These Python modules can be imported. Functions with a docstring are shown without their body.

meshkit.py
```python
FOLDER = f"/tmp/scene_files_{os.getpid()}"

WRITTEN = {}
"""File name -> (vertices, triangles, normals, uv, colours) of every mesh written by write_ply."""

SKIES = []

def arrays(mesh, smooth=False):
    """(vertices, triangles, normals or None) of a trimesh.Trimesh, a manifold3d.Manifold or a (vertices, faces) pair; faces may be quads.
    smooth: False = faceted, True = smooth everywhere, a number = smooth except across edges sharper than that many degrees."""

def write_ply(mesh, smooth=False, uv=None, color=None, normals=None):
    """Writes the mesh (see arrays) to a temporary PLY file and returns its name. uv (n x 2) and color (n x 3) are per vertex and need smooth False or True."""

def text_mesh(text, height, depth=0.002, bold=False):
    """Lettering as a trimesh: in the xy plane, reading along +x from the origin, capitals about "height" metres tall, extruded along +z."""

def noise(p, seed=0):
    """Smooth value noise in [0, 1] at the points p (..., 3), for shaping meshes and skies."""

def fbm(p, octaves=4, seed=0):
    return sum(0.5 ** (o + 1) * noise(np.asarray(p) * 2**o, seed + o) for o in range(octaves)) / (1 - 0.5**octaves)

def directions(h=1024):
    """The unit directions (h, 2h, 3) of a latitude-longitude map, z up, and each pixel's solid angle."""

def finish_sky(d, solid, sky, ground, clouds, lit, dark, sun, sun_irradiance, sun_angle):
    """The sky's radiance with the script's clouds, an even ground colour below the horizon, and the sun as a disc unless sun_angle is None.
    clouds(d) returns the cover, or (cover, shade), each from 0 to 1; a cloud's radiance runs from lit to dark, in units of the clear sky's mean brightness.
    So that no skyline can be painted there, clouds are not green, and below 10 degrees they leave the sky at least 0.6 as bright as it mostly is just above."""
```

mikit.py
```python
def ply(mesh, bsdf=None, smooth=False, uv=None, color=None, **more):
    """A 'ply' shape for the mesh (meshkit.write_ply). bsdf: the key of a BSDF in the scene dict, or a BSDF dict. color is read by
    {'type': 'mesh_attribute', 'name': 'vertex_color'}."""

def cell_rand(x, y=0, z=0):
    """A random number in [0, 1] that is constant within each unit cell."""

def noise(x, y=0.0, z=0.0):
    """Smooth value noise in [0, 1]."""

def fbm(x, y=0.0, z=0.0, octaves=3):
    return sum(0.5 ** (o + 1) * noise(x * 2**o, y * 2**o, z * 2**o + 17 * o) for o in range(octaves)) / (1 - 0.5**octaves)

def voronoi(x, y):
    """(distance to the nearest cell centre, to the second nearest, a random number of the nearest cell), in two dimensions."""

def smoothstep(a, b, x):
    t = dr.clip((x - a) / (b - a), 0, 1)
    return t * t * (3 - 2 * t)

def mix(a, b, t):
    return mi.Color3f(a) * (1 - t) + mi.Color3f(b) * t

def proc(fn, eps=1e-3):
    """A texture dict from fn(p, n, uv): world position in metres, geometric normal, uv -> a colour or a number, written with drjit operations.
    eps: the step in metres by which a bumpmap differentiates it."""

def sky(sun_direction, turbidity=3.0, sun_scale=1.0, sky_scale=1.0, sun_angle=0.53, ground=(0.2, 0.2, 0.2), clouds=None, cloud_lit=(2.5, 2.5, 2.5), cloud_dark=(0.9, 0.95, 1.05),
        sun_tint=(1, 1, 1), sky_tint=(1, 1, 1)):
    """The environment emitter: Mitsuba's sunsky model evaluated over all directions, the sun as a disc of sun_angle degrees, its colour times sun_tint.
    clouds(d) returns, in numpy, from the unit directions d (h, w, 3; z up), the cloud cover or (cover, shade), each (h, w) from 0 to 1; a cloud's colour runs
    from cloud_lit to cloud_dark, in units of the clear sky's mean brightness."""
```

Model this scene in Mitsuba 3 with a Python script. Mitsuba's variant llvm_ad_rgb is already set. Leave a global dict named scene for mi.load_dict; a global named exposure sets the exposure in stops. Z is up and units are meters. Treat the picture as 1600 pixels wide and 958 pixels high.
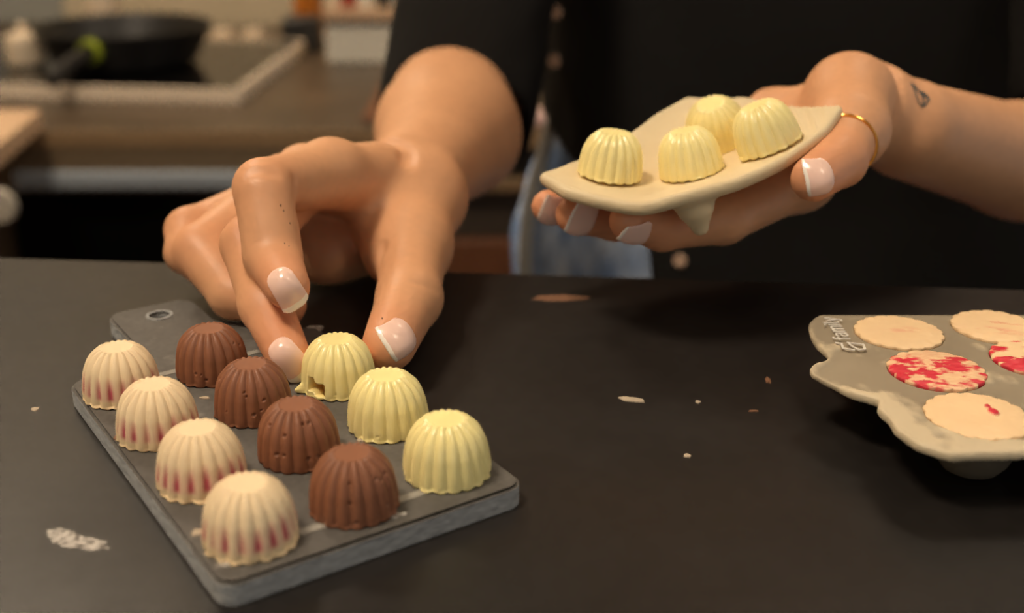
import math, numpy as np, trimesh, mitsuba as mi, mikit, meshkit
import drjit as dr
from mikit import proc, noise, fbm, voronoi, smoothstep, mix
from shapely.geometry import Polygon, Point
from shapely import affinity
from scipy.interpolate import RBFInterpolator
T = mi.ScalarTransform4f
TZ = 1.05                      # height of the work table
CT = 0.85                      # height of the counter behind
BZ = TZ + 0.0065               # top of the slate board

# ------------------------------------------------------------------ camera, light, exposure
scene, labels = {}, {}
exposure = 1.2
CAM = np.array([0, 0, TZ + 0.163])
PITCH = 0.3776
scene['camera'] = {'type': 'thinlens', 'fov': math.degrees(2 * math.atan(800 / 1845.5)), 'fov_axis': 'x', 'aperture_radius': 0.0027, 'focus_distance': 0.352, 'near_clip': 0.02, 'far_clip': 50.0,
                   'to_world': T().look_at(origin=CAM.tolist(), target=(CAM + [0, math.cos(PITCH), -math.sin(PITCH)]).tolist(), up=[0, 0, 1])}
scene['room_light'] = {'type': 'constant', 'radiance': {'type': 'rgb', 'value': [0.15, 0.146, 0.14]}}
LAMPS = [(-0.70, 0.0, 2.5), (0.65, -0.45, 0.5), (-1.0, 1.9, 1.5), (0.75, 1.45, 0.5)]      # ceiling panels x, y, strength
LAMP_RGB = np.array([1.0, 0.825, 0.62]) * 9.0

# ------------------------------------------------------------------ helpers
def lin(r, g, b):
    c = np.array([r, g, b], float) / 255
    return np.where(c <= 0.04045, c / 12.92, ((c + 0.055) / 1.055) ** 2.4)

def L3(*c):
    return tuple(float(x) for x in lin(*c))

def rgb(*c):
    return {'type': 'rgb', 'value': [float(x) for x in lin(*c)]}

def pbr(color, rough=0.5, **more):
    base = color if isinstance(color, dict) else rgb(*color)
    return {'type': 'twosided', 'bsdf': {'type': 'principled', 'base_color': base, 'roughness': rough, **more}}

def mat(name, color, rough=0.5, **more):
    scene['material_' + name] = pbr(color, rough, **more)

def bumped(name, color, rough, height, eps=3e-4, **more):
    inner = pbr(color, rough, **more)['bsdf']
    scene['material_' + name] = {'type': 'twosided', 'bsdf': {'type': 'bumpmap', 'arbitrary': proc(height, eps), 'scale': 1.0, 'bsdf': inner}}

VC = {'type': 'mesh_attribute', 'name': 'vertex_color'}

def free(name):
    k, key = 0, name
    while key in scene or key in labels:
        k += 1
        key = f'{name}_{k:03d}'
    return key

def obj(name, mesh, m, parent=None, smooth=30, color=None, label=None, category=None, group=None, kind=None, world=None):
    key = free((parent + '__' if parent else '') + name)
    scene[key] = mikit.ply(mesh, 'material_' + m, smooth=True if color is not None else smooth, color=color)
    if world is not None: scene[key]['to_world'] = world
    info = {k: v for k, v in (('label', label), ('category', category), ('group', group), ('kind', kind)) if v}
    if info: labels[key] = info
    return key

def thing(name, label, category, group=None):
    key = free(name)
    labels[key] = {'label': label, 'category': category}
    if group: labels[key]['group'] = group
    return key

def cat(*ms):
    return trimesh.util.concatenate(list(ms))

def box(lo, hi, bevel=0.0):
    lo, hi = np.array(lo, float), np.array(hi, float)
    if bevel <= 0:
        m = trimesh.creation.box(extents=hi - lo)
        m.apply_translation((lo + hi) / 2)
        return m
    pts = []
    for a in range(3):
        l, h = lo + bevel, hi - bevel
        l[a], h[a] = lo[a], hi[a]
        pts += [[(l, h)[i][0], (l, h)[j][1], (l, h)[k][2]] for i in (0, 1) for j in (0, 1) for k in (0, 1)]
    return trimesh.convex.convex_hull(np.array(pts))

def lathe(profile, n=64, at=(0, 0, 0)):
    m = trimesh.creation.revolve(np.array(profile, float), sections=n)
    m.apply_translation(at)
    return m

def loft(rings, cap=(True, True)):
    R = np.array(rings, float)
    k, n = R.shape[:2]
    i, j = np.meshgrid(np.arange(k - 1), np.arange(n), indexing='ij')
    a, b, c, d = i * n + j, i * n + (j + 1) % n, (i + 1) * n + (j + 1) % n, (i + 1) * n + j
    f = np.concatenate([np.stack([a, b, c], -1).reshape(-1, 3), np.stack([a, c, d], -1).reshape(-1, 3)])
    v = R.reshape(-1, 3)
    for end, on in ((0, cap[0]), (k - 1, cap[1])):
        if on:
            v = np.vstack([v, R[end].mean(0)])
            q = np.arange(n)
            t = np.stack([end * n + q, end * n + (q + 1) % n, np.full(n, len(v) - 1)], -1)
            f = np.vstack([f, t[:, ::-1] if end == 0 else t])
    return trimesh.Trimesh(v, f, process=False)

def tube(points, radii, n=14, cap=True):
    p = np.array(points, float)
    r = np.broadcast_to(radii, (len(p),))
    t = np.gradient(p, axis=0)
    t /= np.linalg.norm(t, axis=1, keepdims=True)
    ref = np.array([0.3, 0.2, 0.93]) if abs(t[0] @ [0.3, 0.2, 0.93]) < 0.9 else np.array([1.0, 0, 0])
    rings, a = [], np.cross(t[0], ref)
    for q, d, rad in zip(p, t, r):
        a = a - d * (a @ d)
        a /= np.linalg.norm(a)
        b = np.cross(d, a)
        ang = np.arange(n) * 2 * np.pi / n
        rings.append(q + rad * (np.cos(ang)[:, None] * a + np.sin(ang)[:, None] * b))
    return loft(rings, (cap, cap))

def curve(points, n=40):
    p = np.array(points, float)
    s = np.r_[0, np.cumsum(np.linalg.norm(np.diff(p, axis=0), axis=1))]
    from scipy.interpolate import CubicSpline
    return CubicSpline(s, p)(np.linspace(0, s[-1], n))

def relax(m, times):
    from scipy.sparse import coo_matrix, diags
    f, v = np.asarray(m.faces), np.array(m.vertices)
    i, j = np.r_[f[:, 0], f[:, 1], f[:, 2], f[:, 1], f[:, 2], f[:, 0]], np.r_[f[:, 1], f[:, 2], f[:, 0], f[:, 0], f[:, 1], f[:, 2]]
    W = coo_matrix((np.ones(len(i)), (i, j)), shape=(len(v), len(v))).tocsr()
    W = diags(1 / np.maximum(np.asarray(W.sum(1)).ravel(), 1)) @ W
    for _ in range(times):
        v = v + 0.5 * (W @ v - v)
        v = v - 0.53 * (W @ v - v)
    return trimesh.Trimesh(v, f, process=False)

# ---- signed distance fields on a grid, meshed by surface nets
class Field:
    def __init__(self, lo, hi, h):
        self.lo, self.h = np.array(lo, float), h
        self.n = np.ceil((np.array(hi) - self.lo) / h).astype(int) + 1
        self.d = np.full(self.n, 0.05, np.float32)

    def part(self, fn, lo, hi, k=0.0, op='add'):
        pad = 0.012 + k
        a = np.clip(((np.array(lo) - pad - self.lo) / self.h).astype(int), 0, self.n)
        b = np.clip(((np.array(hi) + pad - self.lo) / self.h).astype(int) + 2, 0, self.n)
        if (b <= a).any(): return
        s = tuple(slice(i, j) for i, j in zip(a, b))
        g = np.stack(np.meshgrid(*[(self.lo[q] + self.h * np.arange(a[q], b[q])).astype(np.float32) for q in range(3)], indexing='ij'), -1)
        e, d = fn(g).astype(np.float32), self.d[s]
        if op == 'cut':
            e, d = e, -d
        if k > 0:
            w = np.clip(k - np.abs(d - e), 0, None) / k
            r = np.minimum(d, e) - w * w * k * 0.25
        else:
            r = np.minimum(d, e)
        self.d[s] = -r if op == 'cut' else r

    def bone(self, a, b, ra, rb, k=0.003, flat=None, op='add'):
        """A round cone from a to b; flat = (axis, factor) squeezes the section along the axis."""
        a, b = np.array(a, float), np.array(b, float)
        ab = b - a
        L2 = max(ab @ ab, 1e-12)
        m = max(ra, rb) * 1.3
        def fn(g):
            p = g - a.astype(np.float32)
            t = np.clip(p @ ab.astype(np.float32) / L2, 0, 1)
            v = p - t[..., None] * ab.astype(np.float32)
            if flat is not None:
                ax = np.array(flat[0], float)
                ax = ax / np.linalg.norm(ax)
                v = v + ((v @ ax.astype(np.float32)) * (flat[1] - 1))[..., None] * ax.astype(np.float32)
            return np.sqrt((v * v).sum(-1)) - (ra + (rb - ra) * t)
        self.part(fn, np.minimum(a, b) - m, np.maximum(a, b) + m, k, op)

    def chain(self, pts, radii, k=0.003, **kw):
        for i in range(len(pts) - 1): self.bone(pts[i], pts[i + 1], radii[i], radii[i + 1], k, **kw)

    def merge(self, other, k):
        w = np.clip(k - np.abs(self.d - other.d), 0, None) / k
        self.d = np.minimum(self.d, other.d) - w * w * k * 0.25

    def value(self, p):
        from scipy.ndimage import map_coordinates
        return map_coordinates(self.d, ((np.asarray(p) - self.lo) / self.h).reshape(-1, 3).T, order=1, mode='nearest').reshape(np.shape(p)[:-1])

    def grad(self, p):
        e = self.h
        g = np.stack([self.value(p + e * np.eye(3)[i]) - self.value(p - e * np.eye(3)[i]) for i in range(3)], -1)
        return g / np.maximum(np.linalg.norm(g, axis=-1, keepdims=True), 1e-9)

    def snap(self, p, steps=12):
        """The points moved onto the surface."""
        p = np.array(p, float)
        for _ in range(steps): p = p - 0.8 * self.value(p)[..., None] * self.grad(p)
        return p

    def hit(self, p, d, steps=80):
        """March from p along d until the surface."""
        p, d = np.array(p, float), np.asarray(d, float)
        for _ in range(steps): p = p + d * np.clip(self.value(p), -0.002, 0.01)[..., None] * 0.7
        return p

    def mesh(self, smooth=4):
        d, n = self.d, self.n
        for ax in range(3):
            for e in (0, -1):
                at = [slice(None)] * 3
                at[ax] = e
                d[tuple(at)] = np.maximum(d[tuple(at)], 0.2 * self.h)
        s = d < 0
        cnt = np.zeros(n - 1, np.uint8)
        offs = [(i, j, k) for i in (0, 1) for j in (0, 1) for k in (0, 1)]
        for o in offs: cnt += s[tuple(slice(q, m - 1 + q) for q, m in zip(o, n))]
        cells = np.argwhere((cnt > 0) & (cnt < 8))
        idx = np.full(n - 1, -1, np.int32)
        idx[tuple(cells.T)] = np.arange(len(cells))
        val = np.stack([d[tuple((cells + o).T)] for o in offs], 1)
        acc, num = np.zeros((len(cells), 3)), np.zeros(len(cells))
        for a in range(8):
            for b in range(a + 1, 8):
                if sum(x != y for x, y in zip(offs[a], offs[b])) != 1: continue
                on = (val[:, a] < 0) != (val[:, b] < 0)
                t = val[on, a] / (val[on, a] - val[on, b])
                acc[on] += np.array(offs[a]) + t[:, None] * (np.array(offs[b]) - np.array(offs[a]))
                num[on] += 1
        v = self.lo + self.h * (cells + acc / num[:, None])
        faces = []
        for ax in range(3):
            u, w = (ax + 1) % 3, (ax + 2) % 3
            sl = [slice(1, m - 1) for m in n]
            sl0, sl1 = list(sl), list(sl)
            sl0[ax], sl1[ax] = slice(0, n[ax] - 1), slice(1, n[ax])
            e = np.argwhere(s[tuple(sl0)] != s[tuple(sl1)])
            base = np.ones(3, int)
            base[ax] = 0
            e = e + base
            inside = s[tuple(e.T)]
            q = []
            for du, dw in ((0, 0), (-1, 0), (-1, -1), (0, -1)):
                c = e.copy()
                c[:, u] += du
                c[:, w] += dw
                q.append(idx[tuple(c.T)])
            q = np.stack(q, 1)
            q[~inside] = q[~inside][:, ::-1]
            faces += [q[:, [0, 1, 2]], q[:, [0, 2, 3]]]
        m = trimesh.Trimesh(v, np.concatenate(faces), process=False)
        return relax(m, smooth)

def N(p, scale, seed=0, octaves=3):
    return meshkit.fbm(np.asarray(p) * scale, octaves, seed)

def V(*a):
    return np.array(a, float)

def unit(v):
    v = np.asarray(v, float)
    return v / np.linalg.norm(v)

# ------------------------------------------------------------------ materials
def table_color(p, n, uv):
    a = fbm(p.x * 9, p.y * 9, 3.0, 4)
    b = fbm(p.x * 260, p.y * 260, 1.0, 2)
    return mix(L3(25, 23, 22), L3(36, 33, 31), smoothstep(0.3, 0.75, a)) * (0.86 + 0.28 * b)
def table_rough(p, n, uv):
    return 0.30 + 0.20 * fbm(p.x * 22, p.y * 22, 0.0, 3)
mat('table', proc(table_color), 0.46, specular=0.32)
scene['material_table']['bsdf']['roughness'] = proc(table_rough)
def slate_color(p, n, uv):
    a = fbm(p.x * 55, p.y * 55, p.z * 55, 4)
    b = fbm(p.x * 700, p.y * 700, p.z * 700, 2)
    dust = smoothstep(0.62, 0.8, fbm(p.x * 120 + 7, p.y * 120, p.z * 60, 4))
    return mix(mix(L3(70, 67, 63), L3(95, 92, 88), a) * (0.8 + 0.4 * b), L3(150, 146, 138), dust * 0.35)
bumped('slate', proc(slate_color), 0.62, lambda p, n, uv: 0.00025 * fbm(p.x * 300, p.y * 300, p.z * 300, 3), 2e-4)
def slate_side(p, n, uv):
    b = fbm(p.x * 500, p.y * 500, p.z * 900, 3)
    return mix(L3(126, 127, 126), L3(176, 178, 178), b)
bumped('slate_edge', proc(slate_side), 0.7, lambda p, n, uv: 0.0006 * fbm(p.x * 350, p.y * 350, p.z * 700, 3), 2e-4)
mat('slate_stripe', proc(lambda p, n, uv: mix(L3(122, 119, 112), L3(156, 152, 142), fbm(p.x * 200, p.y * 200, 0.0, 3))), 0.6)
bumped('skin', VC, 0.44, lambda p, n, uv: 0.00009 * fbm(p.x * 900, p.y * 900, p.z * 900, 2), 1.5e-4, specular=0.42)
mat('nail', (240, 203, 186), 0.2, specular=0.6, clearcoat=0.7, clearcoat_gloss=0.95)
mat('nail_tip', (246, 238, 226), 0.2, specular=0.6, clearcoat=0.6)
mat('white_chocolate', VC, 0.23, specular=0.6, clearcoat=0.6, clearcoat_gloss=0.9)
mat('cream_chocolate', VC, 0.5, specular=0.4)
mat('milk_chocolate', VC, 0.48, specular=0.45)
bumped('ceramic', proc(lambda p, n, uv: mix(L3(205, 186, 148), L3(220, 203, 166), fbm(p.x * 60, p.y * 60, p.z * 60, 3))), 0.55, lambda p, n, uv: 0.00012 * fbm(p.x * 900, p.y * 900, p.z * 900, 2), 2e-4)
mat('silicone', VC, 0.4, specular=0.4)
mat('filling', VC, 0.42, specular=0.45)
mat('white_print', (214, 209, 198), 0.6)
mat('gold', (235, 176, 92), 0.18, metallic=1.0)
def cloth_color(p, n, uv):
    return mix((0.009, 0.0085, 0.008), (0.016, 0.015, 0.014), fbm(p.x * 900, p.y * 900, p.z * 900, 2))
mat('black_cloth', proc(cloth_color), 0.9, specular=0.15, sheen=0.15)
def denim_color(p, n, uv):
    a = fbm(p.x * 40, p.y * 40, p.z * 18, 3)
    w = noise((p.x + p.z) * 900, p.z * 900, 0.0)
    return mix(L3(118, 146, 190), L3(216, 230, 250), smoothstep(0.3, 0.75, a)) * (0.85 + 0.3 * w)
mat('denim', proc(denim_color), 0.9, specular=0.2)
mat('denim_seam', (176, 176, 172), 0.9)
mat('button', (190, 160, 138), 0.35)
mat('tattoo_ink', (58, 66, 70), 0.5)
mat('steel', (176, 168, 152), 0.36, metallic=1.0)
mat('hob_frame', (236, 218, 194), 0.4)
mat('bar_steel', (150, 158, 166), 0.42)
mat('fascia', (112, 94, 72), 0.5)
mat('glass_black', (9, 8, 8), 0.12, specular=0.6)
mat('pan_black', (20, 19, 19), 0.42, specular=0.5)
mat('green', (150, 164, 40), 0.5)
def worktop_color(p, n, uv):
    return mix(L3(58, 48, 38), L3(92, 75, 57), fbm(p.x * 14, p.y * 14, p.z * 14, 4))
mat('worktop', proc(worktop_color), 0.35, specular=0.5)
mat('worktop_edge', proc(lambda p, n, uv: mix(L3(130, 104, 74), L3(150, 122, 90), fbm(p.x * 14, p.y * 14, p.z * 60, 3))), 0.5)
mat('cabinet_dark', (66, 56, 46), 0.5)
mat('oven_black', (9, 9, 8), 0.2)
mat('wood_red', proc(lambda p, n, uv: mix(L3(96, 58, 36), L3(126, 78, 48), fbm(p.x * 40, p.y * 40, p.z * 8, 3))), 0.5)
mat('pale_wood', proc(lambda p, n, uv: mix(L3(206, 168, 132), L3(222, 188, 152), fbm(p.x * 60, p.y * 10, p.z * 60, 3))), 0.5)
mat('dark_metal', (42, 40, 38), 0.5)
mat('wall_paint', proc(lambda p, n, uv: mix(L3(196, 180, 150), L3(208, 192, 162), fbm(p.x * 5, p.y * 5, p.z * 5, 3))), 0.7)
mat('wall_tile', (150, 150, 142), 0.35)
mat('tile_joint', (130, 126, 116), 0.8)
mat('ceiling', (235, 230, 220), 0.8)
mat('floor', proc(lambda p, n, uv: mix(L3(100, 66, 42), L3(130, 88, 56), fbm(p.x * 3, p.y * 40, 0.0, 3))), 0.5)
mat('white_plastic', (226, 220, 204), 0.4)
mat('dull_white', (176, 168, 154), 0.4)
mat('cream_ceramic', (226, 206, 178), 0.35)
mat('orange_liquid', (190, 110, 30), 0.3)
mat('red_label', (150, 50, 36), 0.5)
mat('amber', (150, 96, 40), 0.3)
mat('blue_grey', (140, 148, 156), 0.4)
mat('pink_paper', (226, 190, 182), 0.6)
mat('flour', proc(lambda p, n, uv: mix(L3(110, 104, 98), L3(190, 184, 176), smoothstep(0.3, 0.7, fbm(p.x * 900, p.y * 900, 0.0, 3)))), 0.9)
mat('crumb_brown', (120, 84, 60), 0.7)
mat('crumb_pale', (176, 160, 138), 0.7)

# ------------------------------------------------------------------ setting
S = dict(kind='structure')
obj('floor', box((-2.6, -2.0, -0.05), (2.6, 2.62, 0)), 'floor', label='brown wooden kitchen floor', **S)
obj('ceiling', box((-2.6, -2.0, 2.7), (2.6, 2.62, 2.75)), 'ceiling', label='pale kitchen ceiling', **S)
obj('wall_back', box((-2.6, 2.52, 0), (2.6, 2.62, 2.7)), 'wall_paint', label='pale beige kitchen wall behind the counter', **S)
obj('wall_left', box((-2.7, -2.0, 0), (-2.6, 2.62, 2.7)), 'wall_paint', label='pale side wall', **S)
for i, (lx, ly, power) in enumerate(LAMPS):
    k = thing('ceiling_lamp', ('flat square ceiling lamp left of the camera', 'flat square ceiling lamp right of and behind the camera', 'flat square ceiling lamp over the left part of the counter', 'flat square ceiling lamp over the right part of the counter')[i], 'lamp', 'ceiling lamps')
    obj('housing', box((lx - 0.22, ly - 0.22, 2.66), (lx + 0.22, ly + 0.22, 2.7)), 'white_plastic', k)
    m = trimesh.Trimesh([[lx - .2, ly - .2, 2.655], [lx + .2, ly - .2, 2.655], [lx + .2, ly + .2, 2.655], [lx - .2, ly + .2, 2.655]], [[0, 2, 1], [0, 3, 2]], process=False)
    d = obj('diffuser', m, 'white_plastic', k, smooth=False)
    scene[d]['emitter'] = {'type': 'area', 'radiance': {'type': 'rgb', 'value': (LAMP_RGB * power).tolist()}}

# work table: a dark slab on a panelled base, turned a little
def turned(m, deg, at):
    m.apply_transform(trimesh.transformations.rotation_matrix(math.radians(deg), [0, 0, 1], at))
    return m
tb = thing('work_table', 'dark charcoal work table with a matte scuffed top in the foreground', 'table')
PIV = [0.0, 0.4475, TZ]
obj('table_top', turned(box((-0.9, -0.35, TZ - 0.03), (1.1, 0.4475, TZ), 0.0012), -5.25, PIV), 'table', tb)
obj('base', turned(box((-0.85, -0.3, 0.0), (1.05, 0.38, TZ - 0.03)), -5.25, PIV), 'cabinet_dark', tb)

# ------------------------------------------------------------------ slate board
UL = unit([0.0722, -0.1078, 0])          # along the board, towards the camera
UW = np.array([-UL[1], UL[0], 0])        # across, to the right
ORG = V(-0.1376, 0.3311, BZ)             # back left corner
BL, BW = 0.1298, 0.0832
def bp(a, b, z=0.0):
    return ORG + UL * a + UW * b + V(0, 0, z)
def rounded_rect(a0, b0, a1, b1, r):
    return Polygon([(a0, b0), (a1, b0), (a1, b1), (a0, b1)]).buffer(-r, join_style=1).buffer(r, quad_segs=6)
board = thing('slate_serving_board', 'small grey slate board with a handle under the rows of chocolates', 'serving board')
outline = rounded_rect(0, 0, BL, BW, 0.005).union(rounded_rect(-0.05, 0.026, 0.01, 0.0565, 0.006)).buffer(-0.003).buffer(0.003)
outline = outline.buffer(0.004).buffer(-0.004)
outline = outline.difference(Point(-0.038, 0.0415).buffer(0.0036, quad_segs=12))
def plate_of(poly, z0, z1, bevel, n_out=1):
    """A slab of the polygon between z0 and z1 with a chamfer along the top edge: (top and chamfer, side and bottom)."""
    poly = poly.segmentize(0.002)
    inner = poly.buffer(-bevel)
    top = trimesh.creation.extrude_polygon(inner, 1e-5, engine='earcut')
    top.apply_translation([0, 0, z1 - 1e-5])
    low = trimesh.creation.extrude_polygon(poly, z1 - bevel - z0, engine='earcut')
    low.apply_translation([0, 0, z0])
    rng = np.random.default_rng(5)
    strips = []
    for ring in [poly.exterior, *poly.interiors]:
        q = np.array(ring.coords)[:-1]
        w = []
        for c in q:
            o = inner.exterior if ring is poly.exterior else min(inner.interiors, key=lambda r: r.distance(Point(c)))
            w.append(np.array(o.interpolate(o.project(Point(c))).coords[0]))
        w = np.array(w)
        n = len(q)
        v = np.vstack([np.c_[q, np.full(n, z1 - bevel)], np.c_[w, np.full(n, z1)]])
        i = np.arange(n)
        f = np.vstack([np.stack([i, (i + 1) % n, (i + 1) % n + n], 1), np.stack([i, (i + 1) % n + n, i + n], 1)])
        strips.append(trimesh.Trimesh(v, f, process=False))
    return cat(top, *strips), low
def board_world(m):
    M = np.eye(4)
    M[:3, 0], M[:3, 1], M[:3, 2], M[:3, 3] = UL, UW, [0, 0, 1], ORG
    m = m.copy()
    m.apply_transform(M)
    return m
topm, lowm = plate_of(outline, -0.0063, 0.0, 0.0008)
obj('top_face', board_world(topm), 'slate', board, smooth=False)
obj('slab', board_world(lowm), 'slate_edge', board, smooth=False, label='light grey chipped edge')
frame = rounded_rect(0.0095, 0.0105, BL - 0.0095, BW - 0.0105, 0.001)
frame = frame.difference(frame.buffer(-0.0028, join_style=2))
fm = trimesh.creation.extrude_polygon(frame, 0.0001, engine='earcut')
obj('border_line', board_world(fm.apply_translation([0, 0, 0.0001])), 'slate_stripe', board, smooth=False, label='pale line running along the rim of the board')
ring = Point(-0.038, 0.0415).buffer(0.0046).difference(Point(-0.038, 0.0415).buffer(0.0036))
obj('hole_rim', board_world(trimesh.creation.extrude_polygon(ring, 0.0004, engine='earcut')), 'slate_edge', board, smooth=False, label='pale rim of the hole in the handle')

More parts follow.
